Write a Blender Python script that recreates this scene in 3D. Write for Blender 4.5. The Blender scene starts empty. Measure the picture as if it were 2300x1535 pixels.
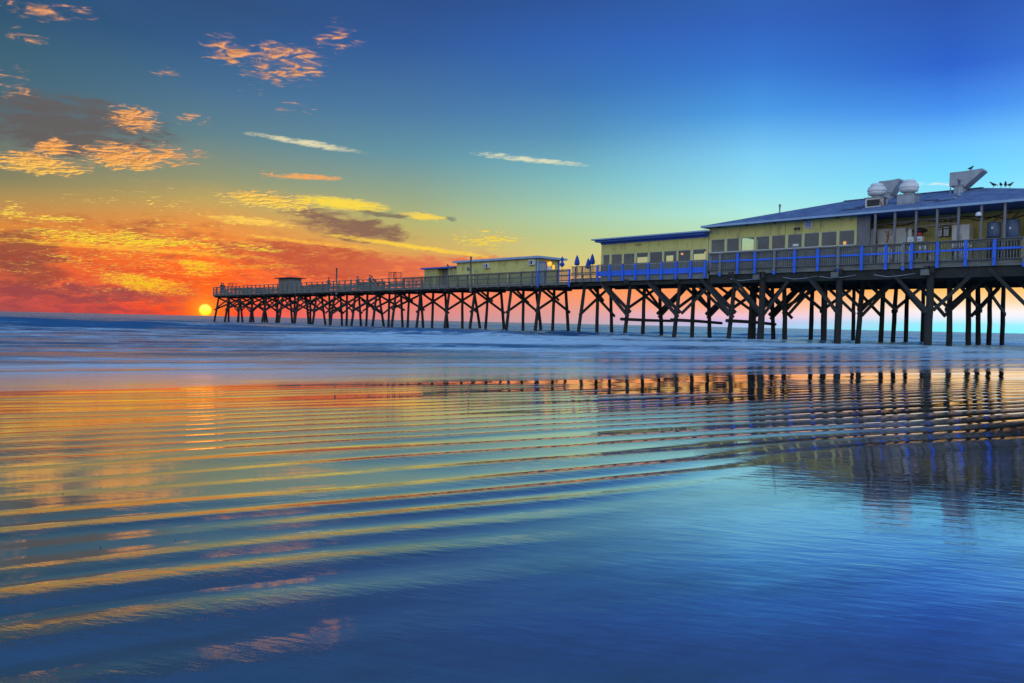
import bpy, math, random
import numpy as np
from mathutils import Vector, Matrix
R = math.radians
random.seed(7)
scene = bpy.context.scene
col = scene.collection

# ------------------------------------------------------------------ camera, sky, sun, exposure
# World axes: +Y runs seaward along the pier, +X runs across it. z = 0 is the still water level.
FWD = Vector((0.69253, 0.72139, 0.0)); RGT = Vector((0.72139, -0.69253, 0.0)); UP = Vector((0, 0, 1))
cam_d = bpy.data.cameras.new('camera'); cam = bpy.data.objects.new('camera', cam_d); col.objects.link(cam)
cam_d.sensor_width = 36.0; cam_d.lens = 1750 / 2300 * 36.0
cam_d.clip_start = 0.05; cam_d.clip_end = 60000
PITCH, ROLL = R(1.407), R(1.243)
look = FWD * math.cos(PITCH) - UP * math.sin(PITCH)
up0 = UP * math.cos(PITCH) + FWD * math.sin(PITCH)
upv = up0 * math.cos(ROLL) - RGT * math.sin(ROLL)
rgv = RGT * math.cos(ROLL) + up0 * math.sin(ROLL)
M = Matrix((rgv, upv, -look)).transposed().to_4x4(); M.translation = Vector((0, 0, 0.95))
cam.matrix_world = M
scene.camera = cam
scene.view_settings.view_transform = 'Standard'; scene.view_settings.look = 'None'
scene.view_settings.exposure = 0.0; scene.view_settings.gamma = 1.0
try: scene.view_settings.use_curve_mapping = False
except Exception: pass

SUN_AZ, SUN_EL = -21.52, 0.37        # degrees right of FWD, degrees above the horizon
sun_dir = (FWD * math.cos(R(SUN_AZ)) + RGT * math.sin(R(SUN_AZ))) * math.cos(R(SUN_EL)) + UP * math.sin(R(SUN_EL))
sl = bpy.data.lights.new('sun', 'SUN'); sl.energy = 0.006; sl.angle = R(2.5); sl.color = (1.0, 0.33, 0.05)
so = bpy.data.objects.new('sun', sl); col.objects.link(so); so.location = (-20, 60, 40)
so.rotation_euler = sun_dir.to_track_quat('Z', 'Y').to_euler()

def lin(c):
    return tuple(((x / 255) / 12.92 if x / 255 <= 0.04045 else ((x / 255 + 0.055) / 1.055) ** 2.4) for x in c)

class NT:
    """small helper for node trees"""
    def __init__(s, nt): s.nt = nt; s.n = nt.nodes; s.l = nt.links
    def new(s, t, **k):
        n = s.n.new(t)
        for a, b in k.items(): setattr(n, a, b)
        return n
    def put(s, sock, v):
        if isinstance(v, bpy.types.NodeSocket): s.l.new(v, sock)
        elif v is not None: sock.default_value = v
    def math(s, op, a, b=None, c=None, clamp=False):
        n = s.new('ShaderNodeMath', operation=op); n.use_clamp = clamp
        s.put(n.inputs[0], a)
        if b is not None: s.put(n.inputs[1], b)
        if c is not None: s.put(n.inputs[2], c)
        return n.outputs[0]
    def vmath(s, op, a, b=None, out=0):
        n = s.new('ShaderNodeVectorMath', operation=op); s.put(n.inputs[0], a)
        if b is not None: s.put(n.inputs[1], b)
        return n.outputs[out]
    def mix(s, f, a, b, blend='MIX'):
        n = s.new('ShaderNodeMix', data_type='RGBA', blend_type=blend); s.put(n.inputs[0], f)
        s.put(n.inputs[6], a if isinstance(a, bpy.types.NodeSocket) else (*a, 1))
        s.put(n.inputs[7], b if isinstance(b, bpy.types.NodeSocket) else (*b, 1))
        return n.outputs[2]
    def rng(s, v, a, b, c=0.0, d=1.0, smooth=False):
        n = s.new('ShaderNodeMapRange', interpolation_type='SMOOTHSTEP' if smooth else 'LINEAR'); n.clamp = True
        for i, q in enumerate((v, a, b, c, d)): s.put(n.inputs[i], q)
        return n.outputs[0]
    def noise(s, vec, scale, detail=4, rough=0.55, dist=0.0):
        n = s.new('ShaderNodeTexNoise'); s.put(n.inputs['Vector'], vec)
        n.inputs['Scale'].default_value = scale; n.inputs['Detail'].default_value = detail
        n.inputs['Roughness'].default_value = rough; n.inputs['Distortion'].default_value = dist
        return n.outputs['Fac']
    def comb(s, x, y, z=0.0):
        n = s.new('ShaderNodeCombineXYZ'); s.put(n.inputs[0], x); s.put(n.inputs[1], y); s.put(n.inputs[2], z); return n.outputs[0]
    def ramp(s, f, stops):
        n = s.new('ShaderNodeValToRGB'); e = n.color_ramp.elements
        while len(e) < len(stops): e.new(0.5)
        for i, (p, c) in enumerate(stops): e[i].position = p; e[i].color = (*c, 1)
        s.put(n.inputs[0], f); return n.outputs[0]

# sky colour by azimuth (degrees right of FWD) and elevation; BACK, behind the camera, is set bright to light the buildings
TOP = [(25, 46, 94, 154), (32, 44, 88, 152), (60, 48, 93, 152), (90, 54, 98, 158)]
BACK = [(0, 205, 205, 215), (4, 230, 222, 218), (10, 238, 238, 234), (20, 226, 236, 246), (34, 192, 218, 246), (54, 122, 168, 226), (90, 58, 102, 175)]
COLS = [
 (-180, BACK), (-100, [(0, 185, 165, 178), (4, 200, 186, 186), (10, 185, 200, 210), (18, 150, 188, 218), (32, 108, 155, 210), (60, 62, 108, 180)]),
 (-33.3,[ (0.00,150,72,80),(1.08,200,85,75),(2.71,215,95,60),(3.80,222,105,50),(5.42,215,135,60),(7.03,170,142,85),(8.10,130,128,95),(12.02,76,106,120),(15.82,56,95,116),(18.27,42,80,112) ]),
 (-21.5,[ (0.05,255,60,30),(2.72,255,95,30),(4.53,255,120,45),(6.33,232,150,70),(7.81,192,165,95),(9.29,145,150,115),(12.19,95,130,140),(15.02,70,112,145),(17.77,50,92,140),(20.43,45,80,125) ]),
 (-7.2,[ (0.12,205,140,145),(0.96,230,130,120),(1.94,250,120,92),(3.87,238,125,75),(5.16,214,172,92),(7.07,180,180,116),(8.65,152,170,136),(11.76,100,150,165),(14.80,75,122,165),(19.17,50,92,155),(21.96,45,80,140) ]),
 (3.9,[ (0.10,200,165,172),(0.88,225,158,150),(1.70,245,152,118),(2.51,255,150,95),(4.46,216,200,125),(6.07,190,202,140),(7.99,165,205,175),(10.51,125,185,190),(13.60,85,145,185),(16.60,60,116,180),(19.51,50,100,180),(22.31,45,85,155) ]),
 (17.1,[ (0.04,170,200,240),(0.44,205,190,235),(0.82,242,196,215),(1.44,255,178,145),(2.69,255,155,80),(4.25,225,190,110),(6.10,195,225,170),(7.94,175,235,225),(9.46,150,225,240),(11.86,125,205,245),(14.79,75,155,230),(17.65,55,120,210),(20.41,50,100,190) ]),
 (28.7,[ (0.00,110,250,255),(0.50,150,240,255),(0.96,235,240,255),(1.36,255,244,240),(1.87,255,220,175),(2.73,255,192,92),(3.45,255,180,90),(5.01,235,215,150),(7.56,160,235,240),(9.79,120,220,255),(11.72,108,198,255),(13.89,70,145,240),(16.55,46,100,205),(20.39,44,86,172) ]),
 (70.0, [(0, 170, 225, 250), (1.5, 232, 236, 245), (3, 255, 226, 190), (6, 236, 230, 205), (9, 175, 230, 248), (14, 118, 188, 248), (20, 70, 130, 215), (30, 52, 104, 180)]),
 (180, BACK)]
# broken clouds: azimuth, elevation, half width, half height (degrees), tilt, density, colour
FL=[ (-30.62,18.32,3.15,0.73,8,0.85),(-20.04,17.59,2.60,1.05,0,0.85),(-16.52,17.15,3.76,1.63,8,0.85),(-12.90,19.05,2.33,1.76,20,0.65),(-24.20,15.66,1.09,0.42,0,0.6),(-18.56,15.24,1.47,0.68,0,0.5),(-26.04,12.53,2.11,0.94,0,1),(-25.76,10.33,4.78,1.12,4,1.15),(-31.52,9.17,3.57,0.70,0,1.3),(-17.58,8.04,4.46,0.87,0,1.1),(-18.15,6.55,3.55,0.47,0,0.9),(-30.54,5.88,2.19,0.42,5,1),(-25.97,4.86,9.53,0.77,0,0.95),(-18.72,4.83,2.64,0.37,0,0.9),(-22.00,3.24,1.97,0.67,0,1.15),(-25.15,2.03,4.02,0.77,-6,1.05),(-32.94,13.77,1.73,1.24,0,0.7),(-33.13,6.11,1.38,0.88,0,0.9),(-2.12,5.95,3.60,1.11,0,0.8),(-29.29,3.36,2.99,0.57,0,0.7),(-14.47,1.73,5.83,0.32,5,0.7),(-22.53,12.95,1.68,0.54,4,0.6),(-17.61,9.91,0.89,0.28,0,0.6),(-32.03,16.46,1.41,0.61,0,0.5),(-16.48,14.58,2.71,0.69,0,0.5) ]
ST=[ (-14.94,12.15,4.13,0.22,-5,0.9,232,222,180),(1.01,11.75,3.93,0.23,-5,0.9,225,225,190),(-14.90,9.86,2.45,0.22,2,1,250,170,90),(-12.41,8.17,3.28,0.45,-3,1.2,255,220,70),(-6.69,7.54,1.55,0.29,-4,1.1,255,215,80),(-7.29,5.32,6.12,0.19,-6,1,255,210,70),(-18.74,6.60,2.64,0.28,-3,0.9,255,205,90),(-25.97,4.28,8.73,0.21,-1,0.8,255,190,60),(-14.53,5.35,4.60,0.16,-4,0.8,255,190,70),(-18.70,3.45,3.82,0.19,4,0.6,255,170,50),(28.18,9.42,2.29,0.12,-3,0.5,225,240,235) ]
DK=[ (-29.84,11.62,5.67,1.56,0,1,98,92,92),(-11.76,6.51,4.08,0.77,-9,1,128,92,84),(-9.57,7.55,2.23,0.19,-3,0.8,125,115,95),(-13.89,4.02,6.48,1.08,-4,0.95,192,84,62),(-32.65,3.03,3.02,1.52,0,0.95,135,70,62),(-30.99,1.31,5.53,0.39,0,0.7,150,72,70),(-6.30,4.03,6.47,0.85,4,0.6,222,110,80),(-31.96,4.45,2.12,0.56,0,0.7,150,90,60),(-4.75,7.45,0.65,0.16,0,0.6,110,120,110) ]
world = bpy.data.worlds.new('World'); scene.world = world; world.use_nodes = True
W = NT(world.node_tree); W.n.clear()
def build_sky():
    dirv = W.vmath('NORMALIZE', W.new('ShaderNodeTexCoord').outputs['Generated'])
    xr = W.vmath('DOT_PRODUCT', dirv, tuple(RGT), 1); yf = W.vmath('DOT_PRODUCT', dirv, tuple(FWD), 1)
    sep = W.new('ShaderNodeSeparateXYZ'); W.l.new(dirv, sep.inputs[0]); zz = sep.outputs[2]
    az = W.math('DEGREES', W.math('ARCTAN2', xr, yf)); el = W.math('DEGREES', W.math('ARCSINE', zz))
    elp = W.math('MAXIMUM', el, 0.0)
    t = W.math('SQRT', W.math('DIVIDE', elp, 90.0))
    colr = None; last = None
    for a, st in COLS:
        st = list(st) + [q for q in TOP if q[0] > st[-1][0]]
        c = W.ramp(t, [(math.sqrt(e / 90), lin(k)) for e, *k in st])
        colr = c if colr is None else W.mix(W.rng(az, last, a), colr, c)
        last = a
    # added gain brightens the sky beside and behind the camera to light the walls
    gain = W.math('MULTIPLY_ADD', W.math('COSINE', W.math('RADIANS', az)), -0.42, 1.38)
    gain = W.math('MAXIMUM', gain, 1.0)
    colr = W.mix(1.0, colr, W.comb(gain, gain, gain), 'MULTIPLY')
    # ellipse group
    g = bpy.data.node_groups.new('cloud_ellipse', 'ShaderNodeTree'); G = NT(g)
    for nm, ty in (('P', 'NodeSocketVector'), ('A', 'NodeSocketVector'), ('B', 'NodeSocketVector'), ('Den', 'NodeSocketFloat')):
        g.interface.new_socket(nm, in_out='INPUT', socket_type=ty)
    g.interface.new_socket('F', in_out='OUTPUT', socket_type='NodeSocketFloat')
    gi, go = G.new('NodeGroupInput'), G.new('NodeGroupOutput')
    qx = G.vmath('DOT_PRODUCT', gi.outputs[0], gi.outputs[1], 1); qy = G.vmath('DOT_PRODUCT', gi.outputs[0], gi.outputs[2], 1)
    f = G.math('MULTIPLY', G.math('SUBTRACT', 1.0, G.math('MULTIPLY_ADD', qx, qx, G.math('MULTIPLY', qy, qy))), gi.outputs[3])
    G.l.new(f, go.inputs[0])
    # cloud-plane coordinates: flakes foreshorten towards the horizon
    plane = W.vmath('DIVIDE', W.comb(xr, yf, 0.0), W.comb(*([W.math('ADD', zz, 0.085)] * 2), 1.0))
    ang = W.comb(az, el, 1.0)
    wn = W.new('ShaderNodeTexNoise'); W.l.new(W.vmath('MULTIPLY', ang, (0.55, 1.6, 1)), wn.inputs['Vector']); wn.inputs['Scale'].default_value = 1.3
    wn.inputs['Detail'].default_value = 5
    warp = W.vmath('MULTIPLY', W.vmath('SUBTRACT', wn.outputs['Color'], (0.5, 0.5, 0.5)), (1.9, 0.8, 0))
    angw = W.vmath('ADD', ang, warp)
    angs = W.vmath('ADD', ang, W.vmath('MULTIPLY', warp, (0.8, 0.30, 0)))
    def ell(P, a, e, sx, sy, tilt, den):
        n = W.new('ShaderNodeGroup'); n.node_tree = g
        c_, s_ = math.cos(R(tilt)), math.sin(R(tilt))
        W.l.new(P, n.inputs[0]); n.inputs[3].default_value = den
        n.inputs[1].default_value = (c_ / sx, s_ / sx, -(c_ * a + s_ * e) / sx); n.inputs[2].default_value = (-s_ / sy, c_ / sy, (s_ * a - c_ * e) / sy)
        return n.outputs[0]
    # dark, unlit banks
    nd = W.noise(W.vmath('MULTIPLY', angw, (0.35, 1.5, 1)), 1.6, 6, 0.62)
    for (a, e, sx, sy, tl, den, r, gg, b) in DK + [(-22, 2.6, 15, 2.4, 0, 0.28, 200, 66, 48), (-28, 1.0, 9, 0.9, 0, 0.6, 150, 66, 74), (-26, 5.2, 11, 1.2, 0, 0.35, 170, 95, 60)]:
        f = ell(angw, a, e, sx * 1.3, sy * 1.5, tl, den)
        m = W.math('MULTIPLY', W.rng(W.math('ADD', f, W.math('MULTIPLY', W.math('SUBTRACT', nd, 0.5), 2.6)), 0.05, 0.95, smooth=True), W.rng(f, 0.0, 0.3))
        m = W.math('MULTIPLY', m, 0.9)
        colr = W.mix(m, colr, lin((r, gg, b)))
    # flaky altocumulus lit from below
    env = None
    for k in FL + [(-24.0, 3.4, 14.0, 3.6, 0, 0.52), (-22.0, 7.0, 13.0, 2.6, 0, 0.42), (-30.6, 10.2, 1.1, 0.6, 25, 1.3)]:
        f = ell(angw, *k[:2], k[2] * 1.1, k[3] * 1.15, *k[4:])
        env = f if env is None else W.math('MAXIMUM', env, f)
    fl = W.noise(W.vmath('MULTIPLY', plane, (0.8, 1.1, 1)), 21.0, 5, 0.56, 0.9)
    big = W.noise(plane, 3.0, 3, 0.5)
    fsum = W.math('ADD', W.math('MULTIPLY', W.math('SUBTRACT', fl, 0.5), 1.9), W.math('MULTIPLY', W.math('SUBTRACT', big, 0.5), 0.7))
    dens = W.math('MULTIPLY', W.rng(W.math('ADD', fsum, W.math('MULTIPLY', env, 0.72)), 0.28, 0.98), W.rng(env, 0.0, 0.3))
    m = W.rng(dens, 0.0, 0.75, smooth=True)
    fcol = W.ramp(W.math('DIVIDE', elp, 24.0), [(0.02, lin((255, 205, 30))), (0.2, lin((255, 222, 55))), (0.32, lin((255, 214, 90))), (0.42, lin((250, 172, 92))), (0.6, lin((226, 158, 104))), (0.8, lin((228, 155, 104))), (1.0, lin((240, 145, 80)))])
    pl2 = W.vmath('ADD', W.vmath('MULTIPLY', plane, (0.8, 1.1, 1)), (0.0, 0.016, 0.0))           # light comes from below, towards the sun
    shade = W.rng(W.math('SUBTRACT', fl, W.noise(pl2, 21.0, 5, 0.56, 0.9)), -0.10, 0.09, 0.55, 1.15)
    fcol = W.mix(1.0, fcol, W.comb(shade, shade, W.math('POWER', shade, 0.8)), 'MULTIPLY')
    thin = W.mix(0.5, colr, lin((190, 140, 115)))
    fcol = W.mix(W.rng(dens, 0.15, 0.7, smooth=True), thin, fcol)
    colr = W.mix(W.math('MULTIPLY', m, 0.95), colr, fcol)
    # long thin streaks
    ns = W.noise(W.vmath('MULTIPLY', ang, (0.9, 4.0, 1)), 1.8, 5, 0.65)
    nst = W.math('ADD', W.math('MULTIPLY', W.math('SUBTRACT', ns, 0.5), 2.0), W.math('MULTIPLY', W.math('SUBTRACT', fl, 0.5), 1.6))
    for (a, e, sx, sy, tl, den, r, gg, b) in ST:
        f = ell(angs, a, e, sx * 1.2, sy * 1.15, tl, den * 1.1)
        m = W.rng(W.math('ADD', f, nst), 0.0, 1.25, smooth=True)
        m = W.math('MULTIPLY', m, W.rng(f, 0.0, 0.2))
        colr = W.mix(W.math('MULTIPLY', m, 0.92), colr, lin((r, gg, b)))
    # sun: glow and disc
    ca = W.vmath('DOT_PRODUCT', dirv, tuple(sun_dir), 1)
    ad = W.math('DEGREES', W.math('ARCCOSINE', W.math('MINIMUM', ca, 1.0)))
    glow = W.math('POWER', 2.718, W.math('MULTIPLY', W.math('MULTIPLY', ad, ad), -0.14))
    colr = W.mix(W.math('MULTIPLY', glow, 0.5), colr, lin((255, 84, 16)))
    halo = W.math('POWER', 2.718, W.math('MULTIPLY', ad, -1.7))
    colr = W.mix(W.math('MULTIPLY', halo, 0.85), colr, (1.5, 0.62, 0.03))
    disc = W.rng(ad, 0.20, 0.48, 1.0, 0.0, True)
    colr = W.mix(disc, colr, W.ramp(W.rng(el, 0.0, 0.8), [(0.0, (1.8, 0.8, 0.02)), (0.4, (2.4, 1.5, 0.06)), (1.0, (3.0, 2.2, 0.3))]))
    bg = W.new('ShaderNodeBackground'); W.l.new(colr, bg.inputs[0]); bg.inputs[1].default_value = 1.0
    sky = W.new('ShaderNodeTexSky', sky_type='NISHITA'); sky.sun_disc = False
    sky.sun_elevation = R(SUN_EL); sky.sun_rotation = math.atan2(sun_dir.x, sun_dir.y)
    bg2 = W.new('ShaderNodeBackground'); W.l.new(sky.outputs[0], bg2.inputs[0]); bg2.inputs[1].default_value = 0.003
    ad_ = W.new('ShaderNodeAddShader'); W.l.new(bg.outputs[0], ad_.inputs[0]); W.l.new(bg2.outputs[0], ad_.inputs[1])
    out = W.new('ShaderNodeOutputWorld'); W.l.new(ad_.outputs[0], out.inputs[0])
build_sky()
world.cycles.sampling_method = 'MANUAL'; world.cycles.sample_map_resolution = 1024
scene.cycles.max_bounces = 6; scene.cycles.transparent_max_bounces = 12
scene.cycles.caustics_reflective = False; scene.cycles.caustics_refractive = False

# ------------------------------------------------------------------ helpers
def tag(o, label=None, cat=None, group=None, kind=None):
    for k, v in (('label', label), ('category', cat), ('group', group), ('kind', kind)):
        if v: o[k] = v
    if cat and not kind: o['kind'] = 'thing'
    return o
def empty(name, loc, label, cat, group=None):
    o = bpy.data.objects.new(name, None); col.objects.link(o); o.location = loc
    o.empty_display_size = 0.3
    return tag(o, label, cat, group)
class MB:
    def __init__(s): s.v = []; s.f = []
    def raw(s, v, f):
        b = len(s.v); s.v += [tuple(q) for q in v]; s.f += [tuple(i + b for i in q) for q in f]; return s
    def box(s, x0, x1, y0, y1, z0, z1):
        x0, x1 = sorted((x0, x1)); y0, y1 = sorted((y0, y1)); z0, z1 = sorted((z0, z1))
        return s.raw([(x0, y0, z0), (x1, y0, z0), (x1, y1, z0), (x0, y1, z0), (x0, y0, z1), (x1, y0, z1), (x1, y1, z1), (x0, y1, z1)],
                     [(0, 3, 2, 1), (4, 5, 6, 7), (0, 1, 5, 4), (1, 2, 6, 5), (2, 3, 7, 6), (3, 0, 4, 7)])
    def beam(s, p, q, w, h, up=(0, 0, 1)):
        p, q = Vector(p), Vector(q); d = (q - p).normalized(); u = Vector(up)
        sd = d.cross(u)
        if sd.length < 1e-4: sd = d.cross(Vector((1, 0, 0)))
        sd.normalize(); u = sd.cross(d)
        v = [c + sd * a * w / 2 + u * b * h / 2 for c in (p, q) for a, b in ((-1, -1), (1, -1), (1, 1), (-1, 1))]
        return s.raw(v, [(3, 2, 1, 0), (4, 5, 6, 7), (0, 1, 5, 4), (1, 2, 6, 5), (2, 3, 7, 6), (3, 0, 4, 7)])
    def tube(s, pts, rad, seg=8, cap=True):
        pts = [Vector(p) for p in pts]
        if not hasattr(rad, '__len__'): rad = [rad] * len(pts)
        v = []; f = []
        d0 = (pts[-1] - pts[0]).normalized()
        ref = Vector((1, 0, 0)) if abs(d0.x) < 0.8 else Vector((0, 1, 0))
        for i, p in enumerate(pts):
            d = (pts[min(i + 1, len(pts) - 1)] - pts[max(i - 1, 0)]).normalized()
            a = d.cross(ref).normalized(); b = d.cross(a)
            v += [p + (a * math.cos(k * 2 * math.pi / seg) + b * math.sin(k * 2 * math.pi / seg)) * rad[i] for k in range(seg)]
        for i in range(len(pts) - 1):
            for k in range(seg):
                k2 = (k + 1) % seg
                f.append((i * seg + k, i * seg + k2, (i + 1) * seg + k2, (i + 1) * seg + k))
        if cap:
            f.append(tuple(range(seg))); f.append(tuple(reversed(range((len(pts) - 1) * seg, len(pts) * seg))))
        return s.raw(v, f)
    def lathe(s, prof, c, seg=20):
        v = []; f = []
        for r, z in prof:
            v += [(c[0] + r * math.cos(k * 2 * math.pi / seg), c[1] + r * math.sin(k * 2 * math.pi / seg), c[2] + z) for k in range(seg)]
        for i in range(len(prof) - 1):
            for k in range(seg):
                k2 = (k + 1) % seg
                f.append((i * seg + k, i * seg + k2, (i + 1) * seg + k2, (i + 1) * seg + k))
        f.append(tuple(reversed(range(seg)))); f.append(tuple(range((len(prof) - 1) * seg, len(prof) * seg)))
        return s.raw(v, f)
    def mesh(s, name, m, smooth=False):
        me = bpy.data.meshes.new(name); me.from_pydata(s.v, [], s.f); me.materials.append(m); me.validate()
        if smooth: me.polygons.foreach_set('use_smooth', [True] * len(me.polygons))
        me.update(); return me
    def build(s, name, m, parent=None, smooth=False):
        """vertices are given in world coordinates; a child keeps them there"""
        if parent is not None:
            o0 = parent
            off = Vector((0, 0, 0))
            while o0: off += o0.location; o0 = o0.parent
            s.v = [(a - off.x, b - off.y, c - off.z) for a, b, c in s.v]
        o = bpy.data.objects.new(name, s.mesh(name, m, smooth)); col.objects.link(o)
        if parent is not None: o.parent = parent
        else:                                           # origin at the thing's base centre
            xs, ys, zs = zip(*s.v); c = Vector(((min(xs) + max(xs)) / 2, (min(ys) + max(ys)) / 2, min(zs)))
            o.data.transform(Matrix.Translation(-c)); o.location = c
        return o
def inst(name, me, parent, loc, rot=(0, 0, 0)):
    o = bpy.data.objects.new(name, me); col.objects.link(o); o.parent = parent
    o.location = Vector(loc) - parent.location; o.rotation_euler = rot; return o

def mat(name, c, rough=0.7, var=0.25, scale=3.0, stretch=(1, 1, 1), c2=None, metal=0.0, bump=0.3, bscale=20.0, spec=0.4, stain=None):
    m = bpy.data.materials.new(name); m.use_nodes = True; T = NT(m.node_tree)
    b = T.n['Principled BSDF']
    g = T.new('ShaderNodeNewGeometry').outputs['Position']
    p = T.vmath('MULTIPLY', g, stretch)
    n1 = T.noise(p, scale, 5, 0.6)
    c2 = c2 or tuple(x * 0.55 for x in c)
    base = T.mix(T.rng(n1, 0.5 - 0.25, 0.5 + 0.25, 0.0, min(1.0, var * 2)), c, c2)
    if stain:
        sc, colr, lo, hi = stain
        base = T.mix(T.rng(T.noise(T.vmath('MULTIPLY', g, (1, 1, 0.45)), sc, 6, 0.65), lo, hi, smooth=True), base, colr)
    T.l.new(base, b.inputs['Base Color'])
    b.inputs['Roughness'].default_value = rough; b.inputs['Metallic'].default_value = metal
    b.inputs['Specular IOR Level'].default_value = spec
    if bump:
        bn = T.new('ShaderNodeBump'); bn.inputs['Strength'].default_value = bump; bn.inputs['Distance'].default_value = 0.02
        T.l.new(T.noise(p, bscale, 4, 0.6), bn.inputs['Height']); T.l.new(bn.outputs[0], b.inputs['Normal'])
    return m
MT = {}
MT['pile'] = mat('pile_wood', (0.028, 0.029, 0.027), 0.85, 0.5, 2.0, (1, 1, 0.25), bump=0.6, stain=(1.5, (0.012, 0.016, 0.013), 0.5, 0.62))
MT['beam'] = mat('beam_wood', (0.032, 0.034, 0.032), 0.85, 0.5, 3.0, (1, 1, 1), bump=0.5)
MT['board'] = mat('weathered_board', (0.21, 0.215, 0.20), 0.85, 0.5, 2.5, (1, 0.4, 3), c2=(0.10, 0.105, 0.095), bump=0.5)
MT['grey_post'] = mat('grey_post_paint', (0.20, 0.21, 0.23), 0.7, 0.35, 4.0)
MT['blue'] = mat('blue_paint', (0.02, 0.15, 0.85), 0.6, 0.4, 3.0, c2=(0.03, 0.11, 0.50), bump=0.15)
MT['yellow'] = mat('pale_yellow_wall', (0.64, 0.60, 0.20), 0.75, 0.25, 1.2, (1, 1, 0.4), c2=(0.50, 0.47, 0.16), bump=0.1, stain=(1.6, (0.32, 0.31, 0.15), 0.52, 0.74))
MT['trim'] = mat('yellow_trim', (0.66, 0.63, 0.27), 0.6, 0.2, 2.0, bump=0.1)
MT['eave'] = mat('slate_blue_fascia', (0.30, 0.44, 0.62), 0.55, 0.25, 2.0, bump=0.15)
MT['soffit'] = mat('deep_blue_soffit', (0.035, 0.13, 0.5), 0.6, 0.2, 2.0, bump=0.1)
MT['white'] = mat('white_metal', (0.72, 0.74, 0.76), 0.4, 0.12, 3.0, bump=0.08)
MT['galv'] = mat('galvanised_metal', (0.34, 0.38, 0.43), 0.45, 0.35, 3.0, metal=0.35, bump=0.1)
MT['rusty'] = mat('rusting_white_panel', (0.62, 0.64, 0.62), 0.6, 0.2, 3.0, stain=(1.7, (0.26, 0.09, 0.035), 0.52, 0.6), bump=0.2)
MT['dark'] = mat('dark_metal', (0.03, 0.032, 0.036), 0.6, 0.3, 4.0, bump=0.1)
MT['tank'] = mat('tank_blue_grey', (0.075, 0.13, 0.26), 0.35, 0.2, 2.0, bump=0.05)
MT['red'] = mat('red_plastic', (0.6, 0.03, 0.03), 0.4, 0.15, 4.0, bump=0.05)
MT['umbrella'] = mat('blue_canvas', (0.02, 0.10, 0.55), 0.8, 0.3, 6.0, bump=0.4)
MT['inner'] = mat('interior_paint', (0.22, 0.24, 0.27), 0.8, 0.25, 1.5, bump=0.1)
MT['bird'] = mat('bird_feathers', (0.05, 0.05, 0.055), 0.8, 0.4, 30.0, bump=0.1)
MT['skin'] = mat('skin', (0.35, 0.22, 0.16), 0.6, 0.1, 10.0, bump=0)
MT['frame'] = mat('window_frame', (0.30, 0.33, 0.36), 0.5, 0.2, 5.0, bump=0.05)
def shingle():
    m = bpy.data.materials.new('roof_shingle'); m.use_nodes = True; T = NT(m.node_tree); b = T.n['Principled BSDF']
    g = T.new('ShaderNodeNewGeometry').outputs['Position']
    br = T.new('ShaderNodeTexBrick'); T.l.new(T.vmath('MULTIPLY', T.comb(*(lambda s: (s.outputs[1], s.outputs[0]))((lambda n: (T.l.new(g, n.inputs[0]), n)[1])(T.new('ShaderNodeSeparateXYZ')))), (1, 1.05, 1)), br.inputs['Vector'])
    br.inputs['Scale'].default_value = 1.0; br.inputs['Brick Width'].default_value = 0.42; br.inputs['Row Height'].default_value = 0.21
    br.inputs['Mortar Size'].default_value = 0.02
    br.inputs['Color1'].default_value = (0.09, 0.15, 0.30, 1); br.inputs['Color2'].default_value = (0.24, 0.33, 0.50, 1); br.inputs['Mortar'].default_value = (0.06, 0.09, 0.17, 1)
    c = T.mix(T.rng(T.noise(g, 0.9, 4), 0.4, 0.65, 0, 0.6), br.outputs[0], (0.09, 0.14, 0.27))
    T.l.new(c, b.inputs['Base Color']); b.inputs['Roughness'].default_value = 0.8
    bn = T.new('ShaderNodeBump'); bn.inputs['Strength'].default_value = 0.6; bn.inputs['Distance'].default_value = 0.03
    T.l.new(T.math('ADD', br.outputs['Fac'], T.noise(g, 25, 3)), bn.inputs['Height']); bn.invert = True
    T.l.new(bn.outputs[0], b.inputs['Normal']); return m
MT['shingle'] = shingle()
def glass():
    m = bpy.data.materials.new('window_glass'); m.use_nodes = True; T = NT(m.node_tree); T.n.clear()
    tr = T.new('ShaderNodeBsdfTransparent'); tr.inputs[0].default_value = (0.80, 0.85, 0.88, 1)
    gl = T.new('ShaderNodeBsdfGlossy'); gl.inputs['Roughness'].default_value = 0.02; gl.inputs[0].default_value = (0.72, 0.86, 1.0, 1)
    wb = T.new('ShaderNodeBump'); wb.inputs['Strength'].default_value = 1.0; wb.inputs['Distance'].default_value = 0.05
    T.l.new(T.noise(T.new('ShaderNodeNewGeometry').outputs['Position'], 1.1, 2), wb.inputs['Height']); T.l.new(wb.outputs[0], gl.inputs['Normal'])
    df = T.new('ShaderNodeBsdfDiffuse'); df.inputs[0].default_value = (0.30, 0.38, 0.46, 1)
    lw = T.new('ShaderNodeLayerWeight'); lw.inputs[0].default_value = 0.5
    m1 = T.new('ShaderNodeMixShader'); T.l.new(T.math('ADD', T.math('MULTIPLY', T.math('POWER', lw.outputs[1], 4.0), 0.9), 0.05), m1.inputs[0]); T.l.new(tr.outputs[0], m1.inputs[1]); T.l.new(gl.outputs[0], m1.inputs[2])
    m2 = T.new('ShaderNodeMixShader'); g = T.new('ShaderNodeNewGeometry').outputs['Position']
    T.l.new(T.rng(T.noise(g, 1.6, 4), 0.35, 0.8, 0.01, 0.09), m2.inputs[0]); T.l.new(m1.outputs[0], m2.inputs[1]); T.l.new(df.outputs[0], m2.inputs[2])
    o = T.new('ShaderNodeOutputMaterial'); T.l.new(m2.outputs[0], o.inputs[0]); return m
MT['glass'] = glass()
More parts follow.
